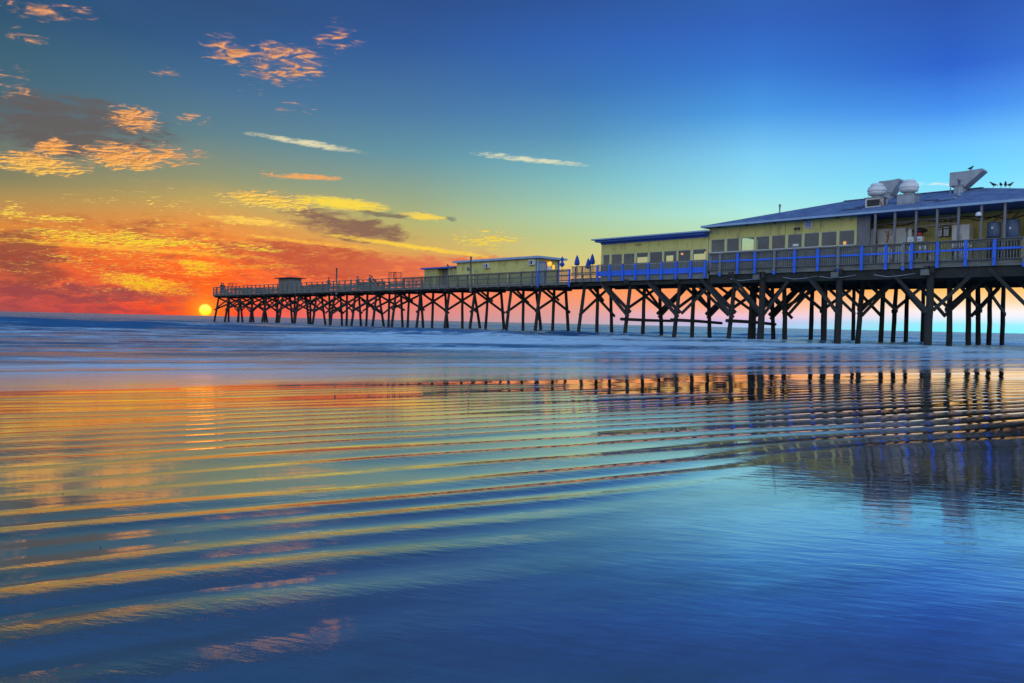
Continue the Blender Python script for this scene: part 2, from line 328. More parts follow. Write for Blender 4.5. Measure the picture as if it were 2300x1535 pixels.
def emit(name, c, s):
    m = bpy.data.materials.new(name); m.use_nodes = True; b = m.node_tree.nodes['Principled BSDF']
    b.inputs['Base Color'].default_value = (*c, 1); b.inputs['Emission Color'].default_value = (*c, 1); b.inputs['Emission Strength'].default_value = s
    return m
MT['lamp'] = emit('lit_amber_lamp', (1.0, 0.42, 0.04), 1.3)

# ------------------------------------------------------------------ beach and sea
UA = R(-15.83); UV = (math.cos(UA), math.sin(UA)); VV = (-math.sin(UA), math.cos(UA))   # along the shore, towards the sea
rng_ = np.random.default_rng(11)
def band_noise(nu, nv, du, dv, ku0, su, kv0, sv, cplx=False):
    """random field with a narrow band of wavelengths: ripples that fork and fade"""
    w = rng_.standard_normal((nu, nv)); F = np.fft.fft2(w)
    ku = np.fft.fftfreq(nu, du)[:, None]; kv = np.fft.fftfreq(nv, dv)[None, :]
    r = np.fft.ifft2(F * np.exp(-((kv - kv0) / sv) ** 2 / 2 - ((ku - ku0) / su) ** 2 / 2)); r = r / r.real.std()
    return r if cplx else r.real
def low_noise(nu, nv, du, dv, lu, lv):
    w = rng_.standard_normal((nu, nv)); F = np.fft.rfft2(w)
    ku = np.fft.fftfreq(nu, du)[:, None]; kv = np.fft.rfftfreq(nv, dv)[None, :]
    r = np.fft.irfft2(F * np.exp(-((ku * lu) ** 2 + (kv * lv) ** 2) * 2), s=(nu, nv)); return r / r.std()
def sample(f, du, dv, u, v):
    a = np.mod(u / du, f.shape[0] - 1); b = np.mod(v / dv, f.shape[1] - 1)
    i = a.astype(int); j = b.astype(int); x = a - i; y = b - j
    i2 = np.minimum(i + 1, f.shape[0] - 1); j2 = np.minimum(j + 1, f.shape[1] - 1)
    return f[i, j] * (1 - x) * (1 - y) + f[i2, j] * x * (1 - y) + f[i, j2] * (1 - x) * y + f[i2, j2] * x * y
def sstep(a, b, x):
    t = np.clip((x - a) / (b - a), 0, 1); return t * t * (3 - 2 * t)
def grid_obj(name, us, vs, zf, material, attrs=None):
    U, V = np.meshgrid(us, vs, indexing='ij'); Z, at = zf(U, V)
    X = U * UV[0] + V * VV[0]; Y = U * UV[1] + V * VV[1]
    nu, nv = U.shape; co = np.stack([X, Y, Z], -1).reshape(-1, 3).astype(np.float32)
    idx = np.arange(nu * nv).reshape(nu, nv)
    q = np.stack([idx[:-1, :-1], idx[1:, :-1], idx[1:, 1:], idx[:-1, 1:]], -1).reshape(-1, 4)
    me = bpy.data.meshes.new(name); me.vertices.add(len(co)); me.vertices.foreach_set('co', co.ravel())
    me.loops.add(q.size); me.loops.foreach_set('vertex_index', q.ravel().astype(np.int32))
    me.polygons.add(len(q)); me.polygons.foreach_set('loop_start', np.arange(0, q.size, 4, dtype=np.int32))
    me.polygons.foreach_set('use_smooth', np.ones(len(q), dtype=bool))
    for k, a in (at or {}).items():
        t = me.attributes.new(k, 'FLOAT', 'POINT'); t.data.foreach_set('value', a.ravel().astype(np.float32))
    me.update(calc_edges=True); me.materials.append(material)
    o = bpy.data.objects.new(name, me); col.objects.link(o); return o
def spaced(segs):
    """(start, end, step) pieces joined into one increasing list"""
    out = []
    for a, b, n in segs: out += list(np.linspace(a, b, n, endpoint=False))
    return np.array(out + [segs[-1][1]])
def uv_coords(T):
    g = T.new('ShaderNodeNewGeometry').outputs['Position']
    return g, T.vmath('DOT_PRODUCT', g, (*UV, 0), 1), T.vmath('DOT_PRODUCT', g, (*VV, 0), 1)
def wet_sand_mat():
    m = bpy.data.materials.new('wet_sand'); m.use_nodes = True; T = NT(m.node_tree); T.n.clear()
    g, u, v = uv_coords(T)
    crest = T.new('ShaderNodeAttribute', attribute_name='crest').outputs['Fac']
    sandc = T.mix(T.noise(g, 6.0, 6, 0.65), (0.034, 0.033, 0.031), (0.060, 0.056, 0.051))
    sandc = T.mix(T.rng(T.noise(g, 160.0, 2), 0.62, 0.7), sandc, (0.016, 0.015, 0.014))
    # fine drainage marks running obliquely over the crests, tiny wind ripple elsewhere
    obl = T.comb(T.math('ADD', T.math('MULTIPLY', u, 1.0), T.math('MULTIPLY', v, 0.9)), T.math('SUBTRACT', T.math('MULTIPLY', v, 0.35), T.math('MULTIPLY', u, 0.25)), 0)
    drain = T.noise(obl, 14.0, 4, 0.6)
    flow = T.noise(T.comb(T.math('MULTIPLY', u, 0.5), T.math('MULTIPLY', v, 3.0), 0), 5.0, 5, 0.65)
    wr = T.noise(T.comb(T.math('MULTIPLY', T.vmath('DOT_PRODUCT', g, (0.518, -0.855, 0), 1), 4.6), T.math('MULTIPLY', T.vmath('DOT_PRODUCT', g, (0.855, 0.518, 0), 1), 15.0), 0), 1.0, 3, 0.5, 0.3)
    grain = T.noise(g, 70.0, 3, 0.6)
    bare = T.math('MULTIPLY', T.rng(T.math('SUBTRACT', T.math('MULTIPLY', u, 0.55), v), -3.2, -0.6), T.rng(v, 4.6, 3.2))
    h = T.math('ADD', T.math('MULTIPLY', drain, T.math('ADD', T.math('MULTIPLY', crest, 0.0030), T.math('MULTIPLY', bare, 0.00015))),
               T.math('ADD', T.math('MULTIPLY', flow, T.math('ADD', 0.00015, T.math('MULTIPLY', bare, 0.0001))), T.math('MULTIPLY', grain, T.math('MULTIPLY', crest, 0.00012))))
    h = T.math('ADD', h, T.math('MULTIPLY', wr, T.math('MULTIPLY', bare, 0.0010)))
    bn = T.new('ShaderNodeBump'); bn.inputs['Strength'].default_value = 1.0; bn.inputs['Distance'].default_value = 1.0
    T.l.new(h, bn.inputs['Height'])
    df = T.new('ShaderNodeBsdfDiffuse'); T.l.new(sandc, df.inputs[0]); T.l.new(bn.outputs[0], df.inputs['Normal'])
    gl = T.new('ShaderNodeBsdfGlossy'); gl.inputs[0].default_value = (0.93, 0.93, 0.93, 1); T.l.new(bn.outputs[0], gl.inputs['Normal'])
    T.l.new(T.math('ADD', T.math('ADD', 0.012, T.math('MULTIPLY', crest, 0.07)), T.math('MULTIPLY', bare, 0.012)), gl.inputs['Roughness'])
    fr = T.new('ShaderNodeFresnel'); fr.inputs[0].default_value = 1.6
    fac = T.math('ADD', T.math('MULTIPLY', fr.outputs[0], 0.72), T.math('SUBTRACT', 0.48, T.math('MULTIPLY', crest, 0.08)), clamp=True)
    damp = T.math('MULTIPLY', T.rng(T.noise(T.comb(T.math('MULTIPLY', u, 0.6), v, 0), 1.6, 6, 0.66), 0.42, 0.66), T.math('ADD', T.math('MULTIPLY', bare, 0.30), 0.06))     # drained patches shine less
    fac = T.math('MULTIPLY', fac, T.math('SUBTRACT', 1.0, damp))
    mx = T.new('ShaderNodeMixShader'); T.l.new(fac, mx.inputs[0]); T.l.new(df.outputs[0], mx.inputs[1]); T.l.new(gl.outputs[0], mx.inputs[2])
    o = T.new('ShaderNodeOutputMaterial'); T.l.new(mx.outputs[0], o.inputs[0]); return m
def sea_mat():
    m = bpy.data.materials.new('sea_water'); m.use_nodes = True; T = NT(m.node_tree); T.n.clear()
    g, u, v = uv_coords(T)
    foam_a = T.new('ShaderNodeAttribute', attribute_name='foam').outputs['Fac']
    st = T.comb(T.math('MULTIPLY', u, 0.22), v, 0)
    n1 = T.noise(st, 1.1, 7, 0.68, 0.3); n2 = T.noise(st, 5.5, 5, 0.65, 0.2)
    foam = T.rng(T.math('ADD', T.math('ADD', T.math('MULTIPLY', T.math('SUBTRACT', n1, 0.5), 2.4), T.math('MULTIPLY', T.math('SUBTRACT', n2, 0.5), 1.3)), foam_a), 0.0, 0.85, smooth=True)
    wcol = T.mix(T.rng(n1, 0.3, 0.7), (0.014, 0.07, 0.17), (0.03, 0.13, 0.27))
    fcol = T.mix(n2, (0.40, 0.60, 0.70), (0.68, 0.86, 0.93))
    bn = T.new('ShaderNodeBump'); bn.inputs['Strength'].default_value = 1.0; bn.inputs['Distance'].default_value = 1.0
    dist = T.rng(v, 11.5, 26.0, 0.10, 1.3)
    hh = T.math('ADD', T.math('MULTIPLY', T.noise(T.comb(T.math('MULTIPLY', u, 0.35), v, 0), 2.2, 5, 0.6), 0.05), T.math('MULTIPLY', T.noise(T.comb(T.math('MULTIPLY', u, 0.5), v, 0), 12.0, 4, 0.6), 0.008))
    hf = T.math('MULTIPLY', T.noise(T.comb(T.math('MULTIPLY', u, 0.3), v, 0), 0.35, 4, 0.6), T.rng(v, 60.0, 160.0, 0.0, 0.35))
    T.l.new(T.math('ADD', T.math('MULTIPLY', hh, dist), hf), bn.inputs['Height'])
    df = T.new('ShaderNodeBsdfDiffuse'); T.l.new(T.mix(foam, wcol, fcol), df.inputs[0])
    gl = T.new('ShaderNodeBsdfGlossy'); gl.inputs[0].default_value = (0.9, 0.93, 0.95, 1); T.l.new(bn.outputs[0], gl.inputs['Normal'])
    T.l.new(T.math('ADD', T.math('ADD', T.rng(v, 11.0, 16.0, 0.06, 0.16), T.math('MULTIPLY', foam, 0.12)), T.rng(v, 30.0, 90.0, 0.0, 0.10)), gl.inputs['Roughness'])
    fr = T.new('ShaderNodeFresnel'); fr.inputs[0].default_value = 1.4; T.l.new(bn.outputs[0], fr.inputs['Normal'])
    fac = T.math('MULTIPLY', T.math('ADD', T.math('MULTIPLY', fr.outputs[0], 0.6), 0.2, clamp=True), T.math('SUBTRACT', 1.0, T.math('MULTIPLY', foam, 0.62)))
    film = T.rng(T.math('ADD', v, T.math('MULTIPLY', T.math('SUBTRACT', n1, 0.5), 6.0)), 11.0, 17.5, 1.0, 0.0, True)       # the last film of water over the sand is a mirror
    fac = T.math('ADD', fac, T.math('MULTIPLY', film, T.math('SUBTRACT', 0.84, fac)))
    mx = T.new('ShaderNodeMixShader'); T.l.new(fac, mx.inputs[0]); T.l.new(df.outputs[0], mx.inputs[1]); T.l.new(gl.outputs[0], mx.inputs[2])
    o = T.new('ShaderNodeOutputMaterial'); T.l.new(mx.outputs[0], o.inputs[0]); return m
NU, NV, DU, DV = 1024, 1536, 0.04, 0.01
ripple = band_noise(NU, NV, DU, DV, 0.02, 0.085, 1 / 0.335, 0.45, True)
patch = low_noise(NU, NV, DU, DV, 2.2, 0.9)
warp = low_noise(NU, NV, DU, DV, 3.0, 1.5)
def beach_z(U, V):
    base = np.where(V > -8, 0.0125 * (11.3 - V), 0.0125 * 19.3 + 0.02 * (-8 - V))
    inside = sstep(-9, -4, U) * (1 - sstep(33, 37, U)) * sstep(-6, -2, V) * (1 - sstep(12.5, 15, V))
    uu = U + 6; vv = V + 2 + 0.05 * sample(warp, DU, DV, U + 6, V + 2) + 0.004 * U
    cr = sample(ripple.real, DU, DV, uu, vv) + np.cos(2 * np.pi * vv / 0.335) * 0.3; ci = sample(ripple.imag, DU, DV, uu, vv) + np.sin(2 * np.pi * vv / 0.335) * 0.3
    x = np.mod(np.arctan2(ci, cr) / (2 * np.pi), 1.0); am = np.clip(np.hypot(cr, ci), 0, 1.6)
    x0 = 0.52 + 0.26 * sstep(2.6, 5.5, V)              # long back, short seaward face; nearer ridges are rounder
    soft = am * np.where(x < x0, np.clip((x - 0.10) / (x0 - 0.10), 0, 1) ** 1.3, 1 - sstep(0, 1, (x - x0 + 0.03) / (1.03 - x0)))
    lim = np.minimum(1.75 + 0.52 * np.maximum(U, 0), 3.7)
    env = 0.06 + 0.94 * sstep(-0.5, 0.7, V - lim)
    env = env * (1 - 0.75 * sstep(8.6, 11.4, V)) * (0.74 + 0.42 * np.clip(sample(patch, DU, DV, uu, vv), -1.4, 1.4))
    amp = (0.0032 + 0.0010 * (1 - sstep(3.2, 5.5, V)) - 0.0017 * (1 - sstep(2.4, 4.2, V))) * inside * env
    z = base + amp * soft + 0.0012 * inside * sample(patch, DU, DV, uu, vv)
    return z, {'crest': np.clip(soft * env * inside * 0.9, 0, 1)}
beach = grid_obj('beach', spaced([(-400, -30, 10), (-30, -4, 40), (-4, 6, 240), (6, 32, 260), (32, 80, 40), (80, 500, 10)]),
                 spaced([(-300, -20, 8), (-20, -1, 30), (-1, 1.5, 60), (1.5, 12.5, 760), (12.5, 60, 30)]), beach_z, wet_sand_mat())
tag(beach, 'flat wet sand beach with low ripples holding a mirror film of water', None, None, 'structure')
SU, SV, SDU, SDV = 512, 1024, 0.5, 0.1
chop = band_noise(SU, SV, SDU, SDV, 0.02, 0.06, 0.45, 0.22)
swl = band_noise(SU, SV, SDU, SDV, 0.0, 0.02, 0.16, 0.05)
mid = low_noise(SU, SV, SDU, SDV, 7, 5)
slow = low_noise(SU, SV, SDU, SDV, 26, 8)
def sea_z(U, V):
    lo = sample(slow, SDU, SDV, U + 20, V); lu = sample(slow, SDU, SDV, U + 77, V * 0 + 30.0)
    near = sstep(11.5, 30, V)
    z = 0.004 * lo + (0.0015 + 0.034 * sstep(13, 30, V)) * sample(chop, SDU, SDV, U + 20, V + 5) * (1 - sstep(300, 900, V) * 0.6)
    z += (0.002 + 0.05 * sstep(25, 60, V)) * sample(swl, SDU, SDV, U + 20, V + 5) * sstep(12, 40, V)
    foam = 0.55 * (1 - sstep(42, 60, V)) * (1 + 0.5 * np.clip(lo, -1.2, 1.2)) + 0.40 * np.exp(-((V - 31) / 12) ** 2) * sstep(2, 14, U)
    # low breakers rolling in: offset, height, shoreward and seaward width, range along the shore
    for v0, h, sf, sb, ua, ub, fo in ((51, 0.62, 1.6, 5.0, -400, 34, 0.45), (66, 0.40, 2.0, 6.0, -400, 70, 0.2), (37, 0.24, 1.1, 3.0, 14, 400, 0.5), (27, 0.12, 0.8, 2.2, 4, 60, 0.45),
                                      (19.5, 0.12, 0.8, 1.6, -400, 9, 0.15), (16.2, 0.035, 0.4, 1.0, -400, 40, 0.35), (13.6, 0.018, 0.3, 0.9, -400, 400, 0.3)):
        c = v0 + 0.035 * v0 * lu + 0.02 * v0 * lo + 0.022 * v0 * sample(mid, SDU, SDV, U + 9 + v0, V * 0 + v0)
        dv = V - c; e = np.exp(-np.where(dv < 0, (dv / sf) ** 2, (dv / sb) ** 2))
        k = (1 - sstep(ub - 0.35 * v0, ub + 0.35 * v0, U)) * sstep(ua, ua + 8, U) * (0.8 + 0.2 * np.clip(lo, -1, 1))
        z += h * e * k
        foam += fo * k * np.exp(-np.where(dv < 0, (dv / (sf * 3.5)) ** 2, (dv / (sf * 0.6)) ** 2)) - 1.0 * k * np.exp(-((dv + sf * 0.5) / (sf * 0.8)) ** 2)
    return z, {'foam': np.clip(foam - 0.35 * (1 - sstep(11.2, 13.0, V)), -0.4, 1.0)}
sea = grid_obj('sea', spaced([(-12000, -300, 8), (-300, -20, 40), (-20, 95, 240), (95, 400, 40), (400, 14000, 10)]),
               spaced([(8.5, 24, 220), (24, 75, 260), (75, 200, 110), (200, 1000, 40), (1000, 16000, 10)]), sea_z, sea_mat())
tag(sea, 'blue grey sea with low foam-streaked surf under the pier', None, None, 'structure')
# bits of shell and weed left on the wet sand
mb = MB()
for _ in range(34):
    u = random.uniform(-1.5, 9); v = random.uniform(2.2, 10.5); r = random.uniform(0.003, 0.007); z = 0.0125 * (11.3 - v)
    x, y = u * UV[0] + v * VV[0], u * UV[1] + v * VV[1]; a = random.uniform(0, 3)
    mb.raw([(x + r * math.cos(a), y + r * math.sin(a), z), (x - .5 * r * math.sin(a), y + .5 * r * math.cos(a), z), (x - r * math.cos(a), y - r * math.sin(a), z), (x + .5 * r * math.sin(a), y - .5 * r * math.cos(a), z), (x, y, z + .55 * r + .002)], [(0, 1, 4), (1, 2, 4), (2, 3, 4), (3, 0, 4)])
tag(mb.build('shell_bits', MT['dark']), 'scattered dark specks of shell and weed on the wet sand', None, None, 'stuff')

# ------------------------------------------------------------------ the pier
def rail_z(y):
    if y > 44.9: return 5.34 + (118.5 - y) * 0.0034
    if y > 31.3: return 5.84
    return 6.25
def deck_z(y): return rail_z(y) - (1.06 if y > 44.9 else 1.02 if y > 31.3 else 1.13)
pier = empty('fishing_pier', (52, 60, 0), 'long dark timber fishing pier on rows of leaning braced piles', 'pier')
def jit(a): return random.uniform(-a, a)
def pile(x0, y0, x1, y1, zt, r, zb=-1.6):
    """from the deck (x0, y0, zt) down to (x1, y1) at the water, a slightly crooked tapered log"""
    n = 6; pts = []; rad = []
    for i in range(n + 1):
        t = i / n; z = zt + (zb - zt) * t; k = (zt - z) / zt
        w = 0 if i in (0, n) else 1
        pts.append((x0 + (x1 - x0) * k + jit(0.02) * w, y0 + (y1 - y0) * k + jit(0.02) * w, z)); rad.append(r * (0.92 + 0.2 * t) * (1 + jit(0.05)))
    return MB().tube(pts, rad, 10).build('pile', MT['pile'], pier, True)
def brace(p, q, w=0.09, h=0.22, name='cross_brace', m='beam'):
    return MB().beam(p, q, w, h).build(name, MT[m], pier)
far_bents = [66.77, 62.03, 57.99, 52.89, 48.99, 43.71]
y = 71.3
for v in (71.3, 75.1, 79.5, 84.1, 88.5, 93.0, 97.4, 101.9, 106.2, 110.3, 114.2, 118.0): far_bents.append(v)
def xbrace(y, x0, x1, zt, zb, tops, dy=0.2):
    """tops: x of the outer piles at the deck and, near the water, at zb"""
    a, b, c, d = tops
    brace((a - 0.15, y - dy, zt), (d + 0.12, y - dy, zb)); brace((b + 0.15, y + dy, zt), (c - 0.12, y + dy, zb))
for y in far_bents:
    zt = deck_z(y) - 0.2; zc = zt - 0.34
    a, b = 50.5 + jit(0.06), 53.85 + jit(0.1); a2, b2 = 49.9 + jit(0.15), 54.5 + jit(0.25); c = 52.2 + jit(0.12)
    yy = [y + jit(0.22) for _ in range(3)]
    pile(a, y, a2, yy[0], zt, 0.145); pile(c, y, c - 0.08 + jit(0.15), yy[1], zt, 0.14); pile(b, y, b2, yy[2], zt, 0.145)
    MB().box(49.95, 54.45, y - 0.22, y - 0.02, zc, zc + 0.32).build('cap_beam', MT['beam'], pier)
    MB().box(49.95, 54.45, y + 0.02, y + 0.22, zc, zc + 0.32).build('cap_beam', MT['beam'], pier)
    lo = 1.9 + jit(0.25)
    xbrace(y, a, b, zt - 0.35, lo, (a, b, a - 0.33, b + 0.33))
    if y < 75 and random.random() < 0.8: brace((50.9, y - 0.30, zt - 0.3), (52.6, y - 0.30, 3.0 + jit(0.2)), 0.08, 0.2)
    if 75 < y < 117:                                             # the seaward end is braced along its length as well
        for xx in (50.35, 54.0):
            brace((xx, y - 0.1, 3.5 + jit(0.15)), (xx - (0.3 if xx < 52 else -0.3), y + 4.3, 1.75 + jit(0.2)), 0.08, 0.18, 'long_brace')
            if random.random() < 0.75: brace((xx, y + 4.2, 3.5 + jit(0.15)), (xx - (0.3 if xx < 52 else -0.3), y, 1.75 + jit(0.2)), 0.08, 0.18, 'long_brace')
for y in (38.9, 34.17, 29.51):
    zt = deck_z(y) - 0.22; wide = 0 if y > 30 else 1.5
    a, c, b = 50.52, 52.35, 54.4 + wide
    pile(a, y, 49.9, y + jit(0.1), zt, 0.15); pile(c + wide * .4, y, c + wide * .35 - 0.1, y, zt, 0.15); pile(b, y, b + 0.5, y + jit(0.1), zt, 0.15)
    for s in (-0.12, 0.12): MB().box(49.9, 56.2 + wide, y + s - 0.1, y + s + 0.1, zt - 0.36, zt - 0.003).build('cap_beam', MT['beam'], pier)
    xbrace(y, a, b, zt - 0.4, 2.15, (a, b, a - 0.25, b + 0.25))
    MB().tube([(48.95, y - 0.32, 1.40), (52.4, y - 0.32, 1.36), (56.0, y - 0.32, 1.30 + jit(.1))], [0.125, 0.12, 0.11], 10).build('tie_log', MT['pile'], pier, True)
    # knee braces under the overhanging restaurant deck
    for xx, s, k in ((50.0, 1, 0.0), (50.28, 1, 0.35), (54.75 + wide, -1, 0.0), (54.5 + wide, -1, 0.3)):
        brace((xx, y + s * 2.75, zt - 0.2), (xx, y - s * 0.22, 1.62 + k), 0.1, 0.26, 'knee_brace')
    brace((54.7 + wide, y + 1.9, zt - 0.2), (54.7 + wide, y + 0.1, 2.5), 0.1, 0.2, 'knee_brace')
for y in (27.13, 21.75, 16.31, 11.0, 5.6):
    zt = deck_z(y) - 0.3
    pile(50.05, y, 49.98, y, zt, 0.215)
    for xx, r in ((53.45, 0.165), (57.5, 0.16), (59.5, 0.155), (62.0, 0.155)):
        pile(xx, y + jit(.15), xx + jit(0.25), y + jit(.12), zt, r)
    for s in (-0.16, 0.16): MB().box(49.7, 63.0, y + s - 0.12, y + s + 0.12, zt - 0.42, zt - 0.003).build('cap_beam', MT['beam'], pier)
    for a, b in ((53.45, 59.5), (59.5, 65.2)):
        brace((a + 0.1, y - 0.22, zt - 0.55), (b - 0.1, y - 0.22, 2.3 + jit(.1)), 0.09, 0.24); brace((b - 0.1, y + 0.22, zt - 0.55), (a + 0.1, y + 0.22, 2.3 + jit(.1)), 0.09, 0.24)
    for xx, s, k in ((49.8, 1, 0.0), (53.5, -1, 0.1), (53.3, 1, 0.4)):
        brace((xx, y + s * 2.2, zt - 0.25), (xx, y - s * 0.2, 1.9 + k), 0.11, 0.19, 'knee_brace')
    pile(65.2, y, 65.4, y, zt, 0.15)
    pile(53.3, y + 2.38, 53.35, y + 2.4, zt, 0.15) if y > 20 else None
# odd struts added over the years around the joint of the two restaurant decks
for xx, ya, za, yb, zb in ((50.35, 33.9, 1.9, 31.2, 4.2), (50.6, 32.9, 4.2, 30.0, 1.8), (54.9, 33.6, 4.2, 30.2, 2.0), (55.2, 30.0, 4.1, 27.4, 1.7), (53.4, 29.4, 1.8, 27.3, 4.0), (50.2, 29.3, 3.9, 27.4, 2.0), (50.0, 25.2, 4.2, 27.0, 1.8), (53.5, 24.9, 4.2, 26.9, 2.0),
                           (50.1, 23.6, 4.3, 21.9, 2.1), (53.4, 19.6, 4.2, 21.6, 1.9), (57.4, 23.9, 4.1, 21.9, 2.0), (53.6, 18.4, 4.2, 16.5, 1.9), (57.5, 14.4, 4.2, 16.2, 2.0), (50.1, 14.2, 4.2, 16.1, 2.2), (59.5, 13.3, 1.9, 11.1, 4.1)):
    brace((xx, ya, za), (xx + jit(.1), yb, zb), 0.1, 0.2, 'strut')
# stringers and deck boards
def stringers(y0, y1, xs, drop, h, dz=0.0):
    n = max(1, round((y1 - y0) / 5.2))
    for i in range(n):
        a, b = y0 + (y1 - y0) * i / n, y0 + (y1 - y0) * (i + 1) / n
        for x in xs:
            z0, z1 = deck_z(a + 0.01) - drop + dz, deck_z(b - 0.01) - drop + dz
            MB().beam((x, a + 0.01, z0 - h / 2), (x, b - 0.01, z1 - h / 2), 0.13, h).build('stringer', MT['beam'], pier)
stringers(44.9, 118.6, (50.25, 52.2, 54.1), 0.053, 0.36)
stringers(31.3, 44.9, (50.25, 52.4, 54.3, 56.0), 0.053, 0.62)
stringers(3.0, 31.3, (50.12, 52.6, 55.0, 58.5, 62.5), 0.053, 0.95)
def planks(y0, y1, x0, x1):
    mb = MB(); y = y0
    while y < y1 - 0.05:
        w = min(0.19, y1 - y); z = deck_z(y + 0.01); mb.box(x0 + jit(0.012), x1 + jit(0.012), y, y + w - 0.012, z - 0.05, z + jit(0.003)); y += w
    tag(mb.build('deck_boards', MT['board'], pier), kind='stuff')
planks(68.6, 118.7, 50.0, 54.4); planks(44.92, 68.6, 50.0, 55.6); planks(31.32, 44.9, 50.0, 56.2); planks(3.0, 31.3, 50.0, 63.2)
def edge_boards(x, ys, top, h, name='fascia_board', m='board', t=0.05):
    for a, b in zip(ys[:-1], ys[1:]):
        za, zb = deck_z(a - 0.01 if a > b else a + 0.01), deck_z(b + 0.01 if a > b else b - 0.01)
        MB().beam((x + jit(.004), a, za + top - h / 2 + jit(.008)), (x + jit(.004), b - 0.012, zb + top - h / 2 + jit(.008)), t, h).build(name, MT[m], pier)
def seq(a, b, n): return [a + (b - a) * i / n for i in range(n + 1)]
edge_boards(49.94, seq(44.95, 118.65, 19), 0.03, 0.26)
edge_boards(54.46, seq(68.7, 118.65, 10), 0.03, 0.26)
edge_boards(49.94, seq(31.35, 44.88, 5), 0.0, 0.33)
edge_boards(49.93, seq(3.0, 31.28, 8), -0.03, 0.36)
MB().box(49.95, 54.45, 118.62, 118.68, 3.9, 4.32).build('fascia_board', MT['board'], pier)
# railings ---------------------------------------------------------
def bar(x, a, b, za, zb, w, h, name, m): return MB().beam((x, a, za), (x, b, zb), w, h).build(name, MT[m], pier)
def posts(x, ys, w, bottom, m='board', over=0.0, name='rail_post'):
    for y in ys:
        MB().box(x - w / 2, x + w / 2, y - w / 2, y + w / 2, deck_z(y) + bottom, rail_z(y) + over + jit(0.01)).build(name, MT[m], pier)
# seaward walk, both sides: posts, cap rail, one open gap, then close boards
for x in (49.86, 54.53):
    ys = seq(69.2, 118.5, 38); posts(x, ys, 0.12, -0.28, over=0.0)
    for a, b in zip(ys[:-1:2], ys[2::2]):
        for dz, h, t in ((0.0, 0.07, 0.2), (-0.40, 0.14, 0.05), (-0.62, 0.20, 0.05), (-0.87, 0.20, 0.05)):
            if dz == -0.62 and random.random() < 0.25: continue
            if x > 52 and dz < -0.5 and random.random() < 0.4: continue
            bar(x + (0.085 if dz else 0), a + 0.01, b - 0.01, rail_z(a) + dz + jit(.01), rail_z(b) + dz + jit(.01), t, h, 'rail', 'board')
for k in range(6):
    xx = 50.3 + k * 0.76; MB().box(xx - 0.05, xx + 0.05, 118.52, 118.62, 4.0, 5.36).build('rail_post', MT['board'], pier)
for dz in (0, -0.36, -0.62, -0.86): MB().box(49.92, 54.47, 118.45, 118.51, 5.31 + dz, 5.40 + dz).build('rail', MT['board'], pier)
def bal_mesh(h, w=0.045): return MB().box(-w / 2, w / 2, -w / 2, w / 2, 0, h).mesh('baluster', MT['board'])
# shop frontage: plain balusters between heavier posts
ys = seq(45.0, 68.9, 16); posts(49.86, ys, 0.13, -0.3)
for yy in (48.65, 44.93): MB().box(49.70, 49.79, yy - 0.07, yy + 0.07, 4.13, rail_z(yy + 0.1) + 0.02).build('rail_post', MT['blue'], pier)
for a, b in zip(ys[:-1], ys[1:]):
    for dz, h, t in ((0.0, 0.05, 0.22), (-0.10, 0.09, 0.04), (-0.52, 0.09, 0.04), (-0.94, 0.09, 0.04)):
        if dz == -0.52 and (a > 60): continue
        bar(49.93 if dz else 49.9, a + 0.005, b - 0.005, rail_z(a) + dz, rail_z(b) + dz, t, h, 'rail', 'board')
mb = MB(); y = 45.06
while y < 68.8:
    if random.random() > 0.03: mb.box(49.955, 49.99, y, y + 0.04, deck_z(y) + 0.1, rail_z(y) - 0.04)
    y += 0.125
tag(mb.build('balusters', MT['board'], pier), kind='stuff')
ys = seq(45.0, 68.9, 14); posts(55.5, ys, 0.11, -0.2)
for a, b in zip(ys[:-1:2], ys[2::2]):
    for dz in (0, -0.5, -0.9): bar(55.5, a, b, rail_z(a) + dz, rail_z(b) + dz, 0.06, 0.09, 'rail', 'board')
# blue boarded railing in front of the flat-roofed block
R1P = [41.8, 40.5, 39.19, 37.95, 36.67, 35.42, 34.11, 32.82, 31.59]
for yy in R1P: MB().box(49.72, 49.82, yy - 0.075, yy + 0.075, 4.50 + jit(.02), 5.82).build('rail_post', MT['blue'], pier)
for a, b in zip(R1P[1:], R1P[:-1]):
    MB().box(49.83, 49.87, a + 0.004, b - 0.004, 4.93, 5.15).build('rail_board', MT['blue'], pier)
    MB().box(49.83, 49.87, a + 0.004, b - 0.004, 5.165, 5.31).build('rail_board', MT['blue'], pier)
    MB().box(49.74, 49.98, a + 0.003, b - 0.003, 5.821, 5.86).build('rail', MT['board'], pier)
bm = bal_mesh(0.92); y = 31.7
while y < 44.8:
    inst('baluster', bm, pier, (49.92, y, 4.88), (jit(.02), 0, 0)); y += 0.15
bar(49.92, 41.9, 44.8, 5.80, 5.80, 0.2, 0.05, 'rail', 'board'); bar(49.87, 41.9, 44.8, 5.25, 5.25, 0.04, 0.09, 'rail', 'board')
for yy in (42.6, 43.5, 44.3): MB().box(49.76, 49.86, yy - 0.05, yy + 0.05, 4.5, 5.78).build('rail_post', MT['board'], pier)
